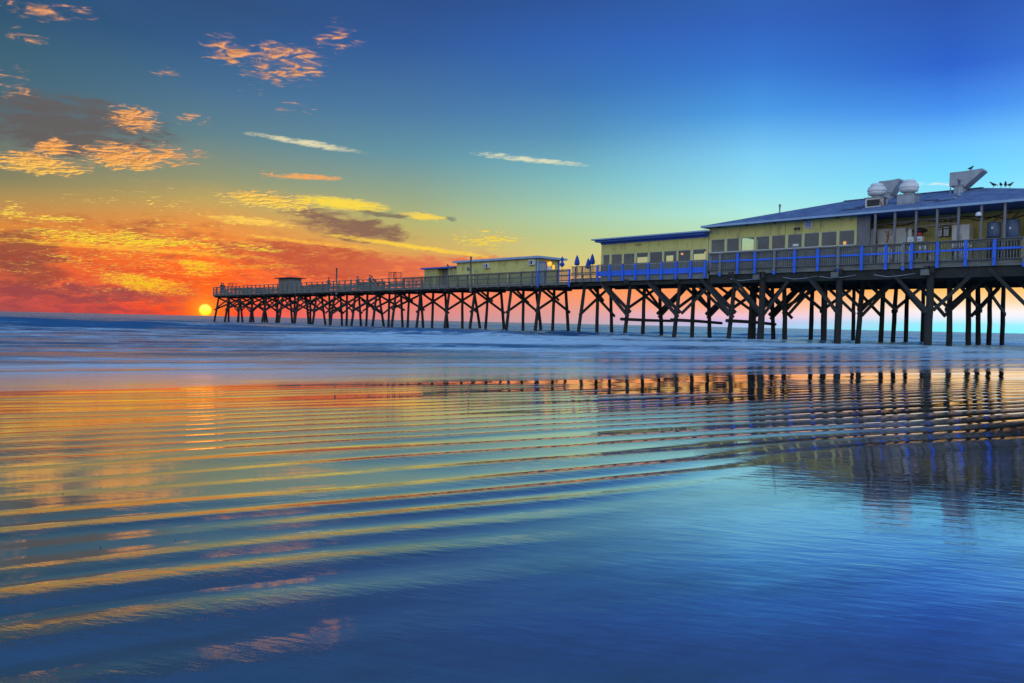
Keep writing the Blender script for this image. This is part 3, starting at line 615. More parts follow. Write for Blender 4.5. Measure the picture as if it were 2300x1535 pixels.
# tall railing in front of the hip-roofed block: blue and bare posts, blue mid rail
R2P = [(30.34, 0), (28.93, 1), (27.59, 1), (26.15, 0), (24.69, 1), (23.1, 1), (21.76, 0), (20.27, 1), (18.81, 1), (17.8, 0), (17.33, 1), (15.89, 1), (14.4, 1), (12.94, 1), (11.5, 0), (10.0, 1), (8.5, 1)]
for yy, b in R2P:
    if b: MB().box(49.70, 49.79, yy - 0.085, yy + 0.085, 4.70 + jit(.05), 6.20).build('rail_post', MT['blue'], pier)
    else:
        MB().box(49.70, 49.80, yy - 0.085, yy + 0.085, 4.86, 6.21).build('rail_post', MT['grey_post'], pier)
        MB().box(49.72, 49.80, yy - 0.085, yy + 0.085, 4.62, 4.852).build('post_foot', MT['blue'], pier)
ps = [31.25] + [p[0] for p in R2P]
for a, b in zip(ps[1:], ps[:-1]):
    MB().box(49.80, 49.84, a + 0.01, b - 0.01, 5.63 + jit(.01), 5.74).build('mid_rail', MT['blue'], pier)
    MB().box(49.72, 49.99, a + 0.004, b - 0.004, 6.215, 6.255).build('rail', MT['board'], pier)
    MB().box(49.86, 49.89, a + 0.006, b - 0.006, 6.09, 6.205).build('rail', MT['board'], pier)
    MB().box(49.70, 49.93, a + 0.006, b - 0.006, 5.085, 5.115).build('foot_rail', MT['board'], pier)
bm = bal_mesh(1.07, 0.05); bl = bal_mesh(1.07, 0.075); y = 8.6
while y < 31.2:
    inst('baluster', bl if y > 20.5 else bm, pier, (49.93, y, 5.13), (jit(.02), 0, jit(.1))); y += 0.135 if y > 20.5 else 0.15
for yy in (27.4, 21.9, 16.5): MB().box(49.55, 49.9, yy - 0.22, yy + 0.22, 4.28, 4.62).build('bracket_block', MT['board'], pier)
for yy in (29.5, 25.5, 23.0, 19.5): MB().tube([(49.8, yy, 4.4), (49.75, yy - 0.8, 4.25), (49.75, yy - 1.6, 4.3), (49.8, yy - 2.4, 4.42)], 0.022, 6).build('pipe', MT['galv'], pier, True)

# ------------------------------------------------------------------ buildings
def opening_wall(root, x0, x1, ya, yb, z0, z1, wins, zw0, zw1, m, seams, nm='wall_panel'):
    """a wall in the plane of the walk: separate sheets above and below a row of window openings, mullions between"""
    seams = sorted(seams)
    for a, b in zip(seams[:-1], seams[1:]): MB().box(x0 + random.uniform(0, .012), x1, a + 0.013, b - 0.013, zw1 + 0.02, z1).build(nm, MT[m], root)
    edges = sorted([ya, yb] + [q for w in wins for q in w])
    for a, b in zip(edges[::2], edges[1::2]):
        if b - a > 0.02: MB().box(x0 - 0.012, x1 - 0.002, a, b, zw0, zw1 + 0.018).build('mullion', MT['trim'], root)
def window(root, x, a, b, z0, z1, sill=True, glass='glass'):
    f = MB(); t = 0.035
    f.box(x + 0.01, x + 0.06, a, a + t, z0, z1).box(x + 0.01, x + 0.06, b - t, b, z0, z1).box(x + 0.012, x + 0.058, a + t, b - t, z0, z0 + t).box(x + 0.012, x + 0.058, a + t, b - t, z1 - t, z1)
    w = f.build('window', MT['frame'], root)
    MB().box(x + 0.03, x + 0.036, a + t, b - t, z0 + t, z1 - t).build('pane', MT[glass], w)
    if sill: MB().box(x - 0.05, x + 0.03, a - 0.02, b + 0.02, z0 - 0.04, z0 - 0.003).build('sill', MT['white'], w)
def lower_boards(root, x0, x1, ya, yb, z0, z1, m='board', w=0.3):
    n = round((yb - ya) / w)
    for i in range(n): MB().box(x0, x1, ya + (yb - ya) * i / n + 0.004, ya + (yb - ya) * (i + 1) / n - 0.004, z0, z1).build('wall_board', MT[m], root)
# flat-roofed dining block
r1 = empty('dining_building', (53.4, 37.5, 4.82), 'flat-roofed pale yellow dining room with nine big windows beside the umbrellas', 'building')
W1 = [(41.81, 42.49), (40.5, 41.59), (39.22, 40.3), (37.87, 38.99), (36.48, 37.68), (35.13, 36.3), (33.87, 34.98), (32.5, 33.64)]
opening_wall(r1, 51.3, 51.38, 32.32, 42.73, 4.83, 7.85, W1, 5.92, 6.80, 'yellow', [32.32, 33.75, 35.1, 36.4, 37.8, 39.2, 41.2, 42.73])
lower_boards(r1, 51.3, 51.38, 32.32, 42.73, 4.83, 5.915, 'inner', 0.6)
for a, b in W1: window(r1, 51.3, a, b, 5.925, 6.815)
MB().box(51.39, 55.3, 42.65, 42.73, 4.83, 7.85).build('end_wall', MT['yellow'], r1)
for a, b in ((32.3, 34.4), (36.3, 38.2), (38.95, 40.6), (42.3, 42.64)): MB().box(55.3, 55.38, a, b, 4.83, 7.85).build('rear_wall', MT['inner'], r1)
for z0, z1 in ((4.83, 5.8), (6.9, 7.85)): MB().box(55.305, 55.375, 32.3, 42.64, z0, z1).build('rear_wall', MT['inner'], r1)
MB().box(51.4, 55.29, 32.33, 42.64, 7.55, 7.6).build('ceiling', MT['inner'], r1)
MB().box(50.45, 55.9, 32.0, 43.2, 8.02, 8.12).build('roof', MT['eave'], r1)
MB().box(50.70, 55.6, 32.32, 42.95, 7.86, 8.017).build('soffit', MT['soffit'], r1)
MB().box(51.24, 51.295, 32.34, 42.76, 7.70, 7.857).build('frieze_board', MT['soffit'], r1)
for i in range(4): MB().box(51.27, 51.29, 39.05 - i * 0.16, 39.12 - i * 0.16, 7.43, 7.52).build('vent', MT['dark'], r1)
# hip-roofed restaurant
r2 = empty('restaurant_building', (57, 20, 5.12), 'large pale yellow restaurant with a shingled blue hip roof and kitchen porch', 'building')
W2 = [(30.93, 32.06), (29.76, 30.75), (28.56, 29.58), (27.38, 28.39), (26.18, 27.19), (24.98, 25.99), (23.77, 24.81), (22.58, 23.61), (21.41, 22.41)]
opening_wall(r2, 51.3, 51.38, 21.27, 32.28, 5.13, 8.36, W2, 6.50, 7.44, 'yellow', [21.27, 23.7, 25.0, 26.2, 27.3, 28.45, 29.7, 30.9, 32.28])
lower_boards(r2, 51.3, 51.38, 21.27, 32.28, 5.13, 6.495, 'inner', 0.55)
for a, b in W2: window(r2, 51.3, a, b, 6.505, 7.455)
for a, b, z0, z1 in ((51.39, 55.7, 5.13, 8.36), (58.5, 62.6, 5.13, 8.36), (55.702, 58.498, 5.13, 6.9), (55.702, 58.498, 8.1, 8.36)): MB().box(a, b, 32.2, 32.28, z0, z1).build('end_wall', MT['yellow'], r2)
MB().box(51.4, 53.8, 21.2, 21.26, 5.13, 8.36).build('partition', MT['inner'], r2)
MB().box(53.9, 53.98, 8.2, 21.26, 5.13, 8.36).build('porch_wall', MT['yellow'], r2)
MB().box(56.4, 56.48, 21.3, 27.2, 5.13, 8.29).build('inner_wall', MT['inner'], r2)
MB().box(51.39, 62.6, 21.31, 32.19, 8.30, 8.35).build('ceiling', MT['inner'], r2)
MB().box(62.5, 62.58, 8.2, 32.19, 5.13, 8.36).build('rear_wall', MT['yellow'], r2)
MB().box(54.0, 62.49, 8.2, 8.28, 5.13, 8.36).build('end_wall', MT['yellow'], r2)
MB().box(51.31, 51.40, 20.44, 21.265, 5.13, 8.36).build('corner_panel', MT['grey_post'], r2)
ev, rz = 8.44, 10.32
c = [(50.45, 32.45, ev), (50.45, 7.2, ev), (63.5, 7.2, ev), (63.5, 32.45, ev), (57, 24.6, rz), (57, 15.6, rz)]
rb = MB(); lowc = [(x, y, z - 0.05) for x, y, z in c]
rb.raw(c + lowc, [(0, 1, 5, 4), (1, 2, 5), (2, 3, 4, 5), (3, 0, 4), (6, 10, 11, 7), (7, 11, 8), (8, 11, 10, 9), (9, 10, 6), (0, 6, 7, 1), (1, 7, 8, 2), (2, 8, 9, 3), (3, 9, 6, 0)])
roof = rb.build('roof', MT['shingle'], r2)
for a, b in ((24.6, 15.6),): MB().beam((57, 24.6, rz + 0.02), (57, 15.6, rz + 0.02), 0.3, 0.05).build('ridge_cap', MT['shingle'], roof)
for k in range(5):
    a, b = 32.45 - k * 5.05, 32.45 - (k + 1) * 5.05
    MB().box(50.40, 50.445, a - 0.004, b + 0.004, 8.31 + jit(.012), 8.45).build('fascia', MT['eave'], roof)
MB().box(50.45, 63.5, 32.455, 32.495, 8.31, 8.45).build('fascia', MT['eave'], roof)
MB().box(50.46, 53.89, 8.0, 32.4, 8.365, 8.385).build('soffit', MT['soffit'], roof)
for yy in (31.3, 29.1, 26.9, 24.7, 22.5): MB().box(50.5, 51.29, yy - 0.03, yy + 0.03, 8.27, 8.36).build('rafter_tail', MT['board'], roof)
for xx, yy, ln in ((52.0, 22.6, 1.3), (52.6, 22.0, 0.9), (52.4, 17.0, 0.9), (53.0, 17.8, .8), (53.0, 21.6, 1.2)):
    z = ev + (xx - 50.45) * (rz - ev) / 6.55 + 0.035
    MB().beam((xx, yy, z), (xx + jit(.1), yy - ln, z), 0.07, 0.04).build('patch_strip', MT['dark'], roof)
for yy in (19.84, 18.66, 17.42, 16.24, 15.08, 13.89, 12.71, 11.4, 10.0):
    MB().box(50.55, 50.67, yy - 0.06, yy + 0.06, 5.13, 8.36).build('porch_post', MT['grey_post'], r2)
lv = MB().box(51.24, 51.296, 24.28, 24.78, 7.78, 8.26).build('louvre', MT['white'], r2)
for k in range(4): MB().beam((51.225, 24.33, 7.86 + k * 0.105), (51.225, 24.73, 7.86 + k * 0.105), 0.02, 0.055).build('slat', MT['soffit'], lv)
sp = MB().box(51.22, 51.297, 25.15, 25.38, 7.80, 7.95).build('floodlight', MT['galv'], r2)
for s in (-0.09, 0.09): MB().tube([(51.2, 25.26 + s, 7.86), (51.05, 25.26 + s * 1.6, 7.76)], [0.05, 0.085], 10).build('lamp_head', MT['dark'], sp)
MB().box(51.285, 51.297, 25.2, 25.62, 6.62, 6.78).build('paper_notice', MT['white'], r2)
for i, (y0, y1, h0, h1) in enumerate(((13.2, 20.6, 8.2, 8.05), (12.5, 17.2, 7.95, 8.1))):
    pts = [(53.86, y0 + (y1 - y0) * t, h0 + (h1 - h0) * t - 0.22 * math.sin(math.pi * t * 3) ** 2) for t in [k / 14 for k in range(15)]]
    MB().tube(pts, 0.03, 6).build('cable', MT['dark'], r2, True)
# bait shop
bs = empty('bait_shop', (53, 56.3, 4.55), 'pale yellow bait shop with blue roof edge and lit lamp by its door', 'building')
for a, b in zip([50.6, 52.9, 55.3, 57.7, 60.0], [52.9, 55.3, 57.7, 60.0, 62.1]): MB().box(51.5, 51.58, a + 0.006, b - 0.006, 4.6, 6.93).build('wall_panel', MT['yellow'], bs)
MB().box(51.59, 51.77, 50.6, 50.68, 4.6, 6.93).build('end_wall', MT['yellow'], bs); MB().box(52.86, 54.55, 50.6, 50.68, 4.6, 6.93).build('end_wall', MT['yellow'], bs)
MB().box(51.775, 52.855, 50.6, 50.68, 6.66, 6.93).build('end_wall', MT['yellow'], bs)
MB().box(54.47, 54.55, 50.69, 62.1, 4.6, 6.93).build('rear_wall', MT['yellow'], bs); MB().box(51.59, 54.46, 62.02, 62.1, 4.6, 6.93).build('end_wall', MT['yellow'], bs)
rf = MB().box(51.2, 55.15, 50.1, 62.45, 7.0, 7.10).build('roof', MT['eave'], bs)
MB().box(51.17, 51.197, 50.1, 62.45, 6.92, 7.12).build('fascia', MT['eave'], rf); MB().box(51.17, 55.15, 50.07, 50.097, 6.92, 7.12).build('fascia', MT['eave'], rf)
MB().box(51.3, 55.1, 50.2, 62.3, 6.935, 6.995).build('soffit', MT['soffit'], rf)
MB().box(51.45, 51.497, 50.55, 50.66, 4.6, 6.92).build('corner_trim', MT['blue'], bs)
MB().box(54.40, 54.58, 50.54, 50.597, 4.6, 6.92).build('corner_trim', MT['blue'], bs)
dr = MB().box(51.86, 52.78, 50.61, 50.66, 4.6, 6.58).build('door', MT['eave'], bs)
MB().box(52.0, 52.62, 50.59, 50.607, 5.6, 6.45).build('pane', MT['glass'], dr); MB().box(52.68, 52.72, 50.54, 50.6, 5.35, 5.5).build('handle', MT['galv'], dr)
for a, b, z0, z1 in ((51.775, 51.855, 4.6, 6.655), (52.785, 52.855, 4.6, 6.655), (51.86, 52.78, 6.585, 6.65)): MB().box(a, b, 50.57, 50.66, z0, z1).build('door_frame', MT['blue'], dr)
lm = MB().lathe([(0.05, 0.1), (0.16, 0.06), (0.22, -0.08), (0.18, -0.25), (0.06, -0.34)], (53.07, 50.42, 6.62), 12).build('wall_lamp', MT['lamp'], bs, True)
MB().box(53.03, 53.11, 50.44, 50.598, 6.70, 6.76).build('bracket', MT['dark'], lm)
MB().box(52.98, 53.5, 50.575, 50.597, 5.95, 6.35).build('white_sign', MT['white'], bs)
MB().box(53.66, 53.92, 50.58, 50.597, 6.05, 6.45).build('lit_window', MT['lamp'], bs)
for a, b, z0 in ((56.96, 57.64, 6.24), (50.75, 51.37, 6.31)):
    ac = MB().box(51.15, 51.497, a, b, z0, z0 + 0.42).build('air_conditioner', MT['white'], bs)
    MB().box(51.135, 51.149, a + 0.05, a + 0.27, z0 + 0.05, z0 + 0.37).build('grille', MT['dark'], ac)
    MB().box(51.135, 51.149, b - 0.3, b - 0.06, z0 + 0.05, z0 + 0.37).build('grille', MT['galv'], ac)
# toilets
sh = empty('toilet_block', (53, 65, 4.5), 'low yellow toilet block with slatted panels and grey doorway behind a bird', 'building')
for a, b in ((65.6, 67.85), (62.12, 63.75)): MB().box(51.7, 51.78, a, b, 4.56, 6.46).build('wall_panel', MT['yellow'], sh)
MB().box(52.4, 52.46, 63.75, 65.6, 4.56, 6.46).build('doorway_wall', MT['grey_post'], sh)
for yy in (63.75, 65.6): MB().box(51.79, 52.39, yy - 0.03, yy + 0.03, 4.56, 6.46).build('wall_panel', MT['yellow'], sh)
for a, b, n in ((65.75, 67.5, 6), (62.3, 63.6, 5)):
    for i in range(n): MB().box(51.66, 51.697, a + (b - a) * i / (n - 1) - 0.035, a + (b - a) * i / (n - 1) + 0.035, 5.2, 6.34).build('slat', MT['board'], sh)
MB().box(51.79, 54.4, 67.77, 67.85, 4.56, 6.46).build('end_wall', MT['yellow'], sh); MB().box(54.32, 54.4, 62.12, 67.76, 4.56, 6.46).build('rear_wall', MT['yellow'], sh)
MB().box(51.4, 54.7, 62.46, 68.15, 6.47, 6.63).build('roof', MT['soffit'], sh)
# kiosk near the seaward end
ki = empty('kiosk', (52.3, 99, 4.35), 'small grey booth with an overhanging flat roof near the seaward end', 'booth')
MB().box(51.4, 51.46, 97.5, 100.5, 4.36, 6.28).build('wall', MT['board'], ki); MB().box(53.2, 53.26, 97.5, 100.5, 4.36, 6.28).build('wall', MT['board'], ki)
MB().box(51.47, 53.19, 97.5, 97.56, 4.36, 6.28).build('wall', MT['grey_post'], ki); MB().box(51.47, 53.19, 100.44, 100.5, 4.36, 6.28).build('wall', MT['board'], ki)
MB().raw([(50.95, 96.9, 6.29), (53.7, 96.9, 6.29), (53.7, 101.1, 6.29), (50.95, 101.1, 6.29), (50.95, 96.9, 6.37), (53.7, 96.9, 6.37), (53.7, 101.1, 6.37), (50.95, 101.1, 6.37), (51.9, 98.2, 6.5), (52.8, 98.2, 6.5), (52.8, 99.8, 6.5), (51.9, 99.8, 6.5)],
         [(0, 3, 2, 1), (0, 1, 5, 4), (1, 2, 6, 5), (2, 3, 7, 6), (3, 0, 4, 7), (4, 5, 9, 8), (5, 6, 10, 9), (6, 7, 11, 10), (7, 4, 8, 11), (8, 9, 10, 11)]).build('roof', MT['dark'], ki)

# ------------------------------------------------------------------ things on the roof
def roof_at(x): return ev + (x - 50.45) * (rz - ev) / 6.55
def exhaust_fan(x, y, label, rust):
    z = roof_at(x - 0.55); e = empty('exhaust_fan', (x, y, z), label, 'roof fan', 'mushroom exhaust fans on the restaurant roof')
    cb = MB().box(x - 0.52, x + 0.52, y - 0.52, y + 0.52, z - 0.02, z + 0.62).build('curb', MT['rusty' if rust else 'galv'], e)
    MB().box(x - 0.545, x - 0.523, y - 0.4, y + 0.4, z + 0.08, z + 0.5).build('panel', MT['dark' if rust else 'galv'], cb)
    MB().box(x - 0.58, x + 0.58, y - 0.58, y + 0.58, z + 0.625, z + 0.66).build('curb_cap', MT['galv'], e)
    MB().lathe([(0.3, 0.0), (0.3, 0.12)], (x, y, z + 0.66), 20).build('throat', MT['galv'], e, True)
    b = MB().lathe([(0.30, 0.0), (0.44, 0.05), (0.55, 0.18), (0.56, 0.27), (0.55, 0.29)], (x, y, z + 0.78), 28).build('bowl', MT['white'], e, True)
    MB().lathe([(0.575, 0.0), (0.585, 0.05), (0.56, 0.20), (0.5, 0.30), (0.38, 0.34)], (x, y, z + 1.075), 28).build('shroud', MT['white'], e, True)
    MB().lathe([(0.37, 0.0), (0.40, 0.04), (0.38, 0.14), (0.28, 0.19), (0.05, 0.21)], (x, y, z + 1.415), 24).build('motor_cap', MT['white'], e, True)
    for k in range(4):
        a = k * math.pi / 2 + 0.5; MB().tube([(x + 0.5 * math.cos(a), y + 0.5 * math.sin(a), z + 0.66), (x + 0.53 * math.cos(a), y + 0.53 * math.sin(a), z + 0.98)], 0.015, 5).build('stay', MT['galv'], e)
    return e
exhaust_fan(53.0, 20.75, 'white mushroom exhaust fan on a rusted roof curb, farther up the pier', True)
exhaust_fan(53.0, 18.75, 'white mushroom exhaust fan on a clean grey curb next to the rusted one', False)
def hood(x, y0, y1, z0, z1, ys, label):
    """sheet-metal intake: a box head on legs whose side opens into a scoop rising shoreward"""
    e = empty('intake_hood', (x, (y0 + y1) / 2, z0), label, 'roof vent', 'sheet metal intake hoods on the restaurant roof')
    zm = z0 + 0.25 * (z1 - z0)
    MB().box(x - 0.5, x + 0.5, y0, y1, zm, z1).build('head', MT['galv'], e)
    MB().raw([(x - 0.5, y0 - 0.004, zm - 0.15), (x + 0.5, y0 - 0.004, zm - 0.15), (x + 0.5, y0 - 0.004, z1), (x - 0.5, y0 - 0.004, z1), (x - 0.5, ys, z1 - 0.08), (x + 0.5, ys, z1 - 0.08), (x + 0.5, ys + 0.05, z1 + 0.05), (x - 0.5, ys + 0.05, z1 + 0.05)],
             [(0, 1, 5, 4), (1, 2, 6, 5), (2, 3, 7, 6), (3, 0, 4, 7), (4, 5, 6, 7), (0, 3, 2, 1)]).build('scoop', MT['galv'], e)
    MB().box(x - 0.42, x + 0.42, y0 + 0.05, y1 - 0.25, z0 - 0.35, zm - 0.004).build('duct', MT['galv'], e)
    for xx in (x - 0.47, x + 0.47): MB().box(xx - 0.03, xx + 0.03, y1 - 0.1, y1 - 0.04, z0 - 0.35, zm - 0.004).build('leg', MT['galv'], e)
    return e
hood(56.0, 20.82, 21.62, 10.12, 11.22, 20.25, 'grey sheet metal intake hood half hidden behind the two exhaust fans')
hood(56.0, 16.32, 17.16, 10.10, 11.27, 15.25, 'grey sheet metal intake hood with a long scoop and a bird on it')
def vent_pipe(x, y, z0, h, r, label, cap=True):
    e = empty('vent_pipe', (x, y, z0), label, 'vent pipe', 'vent pipes on the restaurant roof')
    MB().tube([(x, y, z0 - 0.05), (x, y, z0 + h)], r, 12).build('pipe', MT['galv'], e, True)
    MB().lathe([(r * 2.4, 0), (r * 1.3, 0.12)], (x, y, z0), 12).build('flashing', MT['galv'], e, True)
    if cap: MB().lathe([(r * 1.0, 0), (r * 1.7, 0.02), (r * 1.7, 0.12), (r * 1.2, 0.17)], (x, y, z0 + h), 12).build('cap', MT['galv'], e, True)
vent_pipe(55.5, 28.85, 9.6, 0.56, 0.055, 'thin capped pipe standing alone above the dining windows')
vent_pipe(54.0, 16.13, roof_at(54.0), 0.95, 0.075, 'tall flue pipe in front of the long-scooped intake hood')
vent_pipe(52.9, 16.0, roof_at(52.9), 0.16, 0.06, 'stubby dark pipe low on the shingles below the tall flue', False)

# ------------------------------------------------------------------ kitchen porch clutter
dk = 5.125
e = empty('ladder', (53.75, 18.6, 7.6), 'long aluminium ladder hung level on the porch wall', 'ladder')
for za, zb in ((8.0, 8.16), (7.62, 7.74)): MB().beam((53.72, 20.9, za), (53.72, 15.9, zb), 0.03, 0.07).build('side_rail', MT['white'], e)
for k in range(16):
    yy = 20.75 - k * 0.32; t = (20.9 - yy) / 5; MB().tube([(53.72, yy, 7.62 + .12 * t), (53.72, yy, 8.0 + 0.16 * t)], 0.015, 6).build('rung', MT['white'], e)
e = empty('freezer', (52.9, 21.0, dk), 'tall plain white freezer at the corner panel of the porch', 'freezer')
MB().box(52.55, 53.3, 20.67, 21.19, dk + 0.05, 7.62).build('cabinet', MT['white'], e); MB().box(52.515, 52.547, 20.69, 21.17, dk + 0.15, 7.58).build('door', MT['white'], e)
for k in range(5): MB().box(52.505, 52.513, 20.86, 20.90, 7.0 + k * 0.11, 7.05 + k * 0.11).build('mark', MT['dark'], e)
e = empty('walk_in_cooler', (53.0, 19.5, dk), 'white walk-in cooler streaked with brown rust on the porch', 'cooler')
for k in range(3): MB().box(52.6, 52.66, 18.65 + k * 0.61, 19.25 + k * 0.61, dk, 7.56 + jit(.02)).build('panel', MT['rusty'], e)
MB().box(52.67, 53.85, 18.67, 20.46, dk, 7.5).build('body', MT['rusty'], e); MB().box(52.57, 52.597, 19.9, 19.96, 6.4, 6.75).build('handle', MT['galv'], e)
e = empty('gas_cylinder', (52.4, 18.38, dk), 'slim white gas cylinder between the rusty cooler and the hanging ladder', 'gas cylinder')
MB().lathe([(0.13, 0), (0.14, 0.05), (0.14, 2.1), (0.1, 2.28), (0.04, 2.33)], (52.4, 18.38, dk), 16).build('body', MT['white'], e, True)
MB().tube([(52.4, 18.38, dk + 2.33), (52.4, 18.38, dk + 2.45)], 0.035, 8).build('valve', MT['galv'], e)
e = empty('grill', (52.7, 17.9, dk), 'dark round grill with a wide lid on thin legs', 'grill')
MB().lathe([(0.05, -0.14), (0.3, -0.1), (0.46, 0.0)], (52.7, 17.9, 7.28), 18).build('bowl', MT['dark'], e, True)
MB().lathe([(0.47, 0.0), (0.34, 0.12), (0.1, 0.18)], (52.7, 17.9, 7.285), 18).build('lid', MT['dark'], e, True)
for k in range(3):
    a = k * 2.09; MB().tube([(52.7 + .2 * math.cos(a), 17.9 + .2 * math.sin(a), 7.15), (52.7 + .38 * math.cos(a), 17.9 + .38 * math.sin(a), dk)], 0.02, 6).build('leg', MT['dark'], e)
def carton(y0, y1, label):
    e = empty('carton', (51.2, (y0 + y1) / 2, 6.43), label, 'box', 'white cartons on the porch shelf')
    MB().box(51.05, 51.4, y0, y1, 6.45, 6.72).build('body', MT['white'], e); MB().box(51.04, 51.41, y0 - .01, y1 + .01, 6.723, 6.76).build('lid', MT['white'], e)
    MB().box(51.042, 51.048, y0 + 0.1, y1 - 0.1, 6.54, 6.57).build('print', MT['dark'], e)
carton(17.69, 18.05, 'white carton on the porch shelf with nothing on top'); carton(17.2, 17.58, 'white carton on the porch shelf carrying a red ball')
e = empty('porch_shelf', (51.2, 17.6, dk), 'narrow wooden shelf along the porch rail under the two cartons', 'shelf')
MB().box(51.0, 51.45, 16.9, 18.3, 6.40, 6.445).build('board', MT['board'], e)
for yy in (16.95, 18.25): MB().box(51.2, 51.26, yy - .03, yy + .03, dk, 6.397).build('leg', MT['board'], e)
tag(MB().lathe([(0.02, 0), (0.09, 0.03), (0.135, 0.12), (0.12, 0.2), (0.05, 0.25), (0.01, 0.26)], (51.2, 17.42, 6.762), 16).build('red_ball', MT['red'], None, True), 'small red float ball sitting on a white carton', 'ball')
def ebox(y0, y1, z1, label):
    e = empty('electric_box', (53.8, (y0 + y1) / 2, 6.86), label, 'electric box', 'electric boxes on the porch wall')
    MB().box(53.7, 53.895, y0, y1, 6.95, z1).build('case', MT['dark'], e); MB().box(53.67, 53.697, y0 + .02, y1 - .03, 6.97, z1 - .05).build('cover', MT['white'], e)
    MB().box(53.665, 53.669, y0 + .05, y1 - .06, z1 - .2, z1 - .14).build('label_plate', MT['dark'], e)
ebox(16.9, 17.24, 7.56, 'white electric box on the porch wall, the shorter one'); ebox(16.5, 16.86, 7.62, 'white electric box on the porch wall, the taller one beside the fridge')
e = empty('refrigerator', (53.0, 15.55, dk), 'wide two-door white refrigerator on the porch', 'refrigerator')
MB().box(52.65, 53.4, 15.06, 16.02, dk + .06, 7.5).build('cabinet', MT['white'], e)
for a, b in ((15.07, 15.53), (15.55, 16.01)):
    d = MB().box(52.60, 52.647, a, b, dk + .12, 7.48).build('door', MT['white'], e); MB().box(52.57, 52.598, (b - .06 if a < 15.5 else a + .03), (b - .03 if a < 15.5 else a + .06), 6.4, 6.9).build('handle', MT['galv'], d)
e = empty('globe_lamp', (50.62, 14.0, 7.4), 'white domed globe lamp on a porch post', 'lamp')
MB().lathe([(0.02, 0.0), (0.12, 0.02), (0.17, 0.08)], (50.45, 14.0, 7.56), 16).build('base', MT['dark'], e, True)
MB().lathe([(0.165, 0.0), (0.17, 0.06), (0.15, 0.16), (0.09, 0.23), (0.02, 0.25)], (50.45, 14.0, 7.645), 18).build('dome', MT['white'], e, True)
MB().beam((50.45, 14.0, 7.57), (50.56, 13.92, 7.42), 0.04, 0.04).build('bracket', MT['dark'], e)
def tank(x, y, r, z0, z1, label):
    e = empty('water_tank', (x, y, dk), label, 'tank', 'blue grey tanks on the porch')
    MB().lathe([(r * .96, 0), (r, 0.03), (r, z1 - z0 - .08), (r * .93, z1 - z0 - .02), (r * .5, z1 - z0)], (x, y, z0), 24).build('body', MT['tank'], e, True)
    MB().box(x - r * .9, x + r * .9, y - r * .9, y + r * .9, dk, z0 - .004).build('stand', MT['dark'], e)
    MB().tube([(x, y, z1), (x, y, z1 + .12), (x + .1, y - .1, z1 + .2), (x + .5, y - .2, z1 + .5)], 0.03, 8).build('hose', MT['dark'], e, True)
    MB().box(x - r - .006, x - r + .01, y - .05, y + .05, z0 + .45, z0 + .58).build('sticker', MT['white'], e)
tank(52.0, 13.6, 0.36, 6.55, 7.42, 'round blue grey tank on a dark stand beside the globe lamp'); tank(52.3, 12.75, 0.39, 6.5, 7.55, 'larger round blue grey tank next to the wall air conditioner')
e = empty('air_conditioner', (53.5, 11.9, 6.8), 'boxy grey outdoor air conditioner unit beyond the tanks', 'air conditioner')
MB().box(53.3, 53.89, 11.4, 12.3, 6.9, 7.75).build('case', MT['galv'], e)
for k in range(9): MB().box(53.27, 53.297, 11.45 + k * .09, 11.49 + k * .09, 6.96, 7.69).build('grille_bar', MT['dark'], e)
MB().box(53.3, 53.85, 11.4, 12.3, 6.78, 6.85).build('bracket', MT['dark'], e)
BK = [(17.26, 5.81, .25, .34, 'on the porch bench below the red ball, seaward'), (16.98, 5.81, .24, .34, 'on the porch bench below the red ball, shoreward'), (15.3, 5.9, .26, .3, 'on the bench in front of the fridge, wider'), (14.92, 5.9, .16, .31, 'on the bench in front of the fridge, slimmer'),
      (16.68, dk, .22, .4, 'tall, standing on the deck behind the lower railing'), (16.44, dk, .14, .28, 'small, beside the tall pail on the deck'), (15.86, dk, .21, .23, 'squat, at the seaward end of the row on the deck'), (15.65, dk, .12, .28, 'narrow, second in the row on the deck'), (15.47, dk, .14, .32, 'narrow, third in the row on the deck'),
      (15.27, dk, .16, .34, 'fourth in the row on the deck'), (14.93, dk, .23, .4, 'largest, at the shoreward end of the row on the deck'), (14.48, 5.9, .12, .15, 'smallest, low, on the bench near the globe lamp'), (20.05, dk + .03, .26, .34, 'on the deck in front of the rusty cooler')]
for y, z, w, h, t in BK:
    e = empty('pail', (50.95, y, z), 'white plastic pail ' + t, 'pail', 'white pails on the porch')
    r = w / 2; MB().lathe([(r * .85, 0), (r, h * .93)], (50.95, y, z), 16).build('body', MT['white'], e, True)
    MB().lathe([(r * 1.06, 0), (r * 1.06, h * .06), (r * .9, h * .07)], (50.95, y, z + h * .93), 16).build('lid', MT['white'], e, True)
tag(MB().tube([(50.9, 17.48, 5.25), (50.9, 17.2, 5.25)], [0.11, 0.13], 16).build('tipped_pail', MT['white'], None, True), 'white pail lying on its side on the deck', 'pail', 'white pails on the porch')
for nm, y0, y1, zz in (('bench', 16.8, 17.5, 5.81), ('bench', 14.35, 15.5, 5.9)):
    e = empty(nm, (51, (y0 + y1) / 2, dk), 'low bench of grey boards under pails ' + ('below the cartons' if y0 > 16 else 'before the fridge'), 'bench', 'porch benches')
    for xx in (50.82, 50.98, 51.14): MB().box(xx - .07, xx + .07, y0, y1, zz - .05, zz - .004).build('board', MT['board'], e)
    for yy in (y0 + .06, y1 - .06): MB().box(50.8, 51.16, yy - .03, yy + .03, dk, zz - .055).build('leg', MT['board'], e)
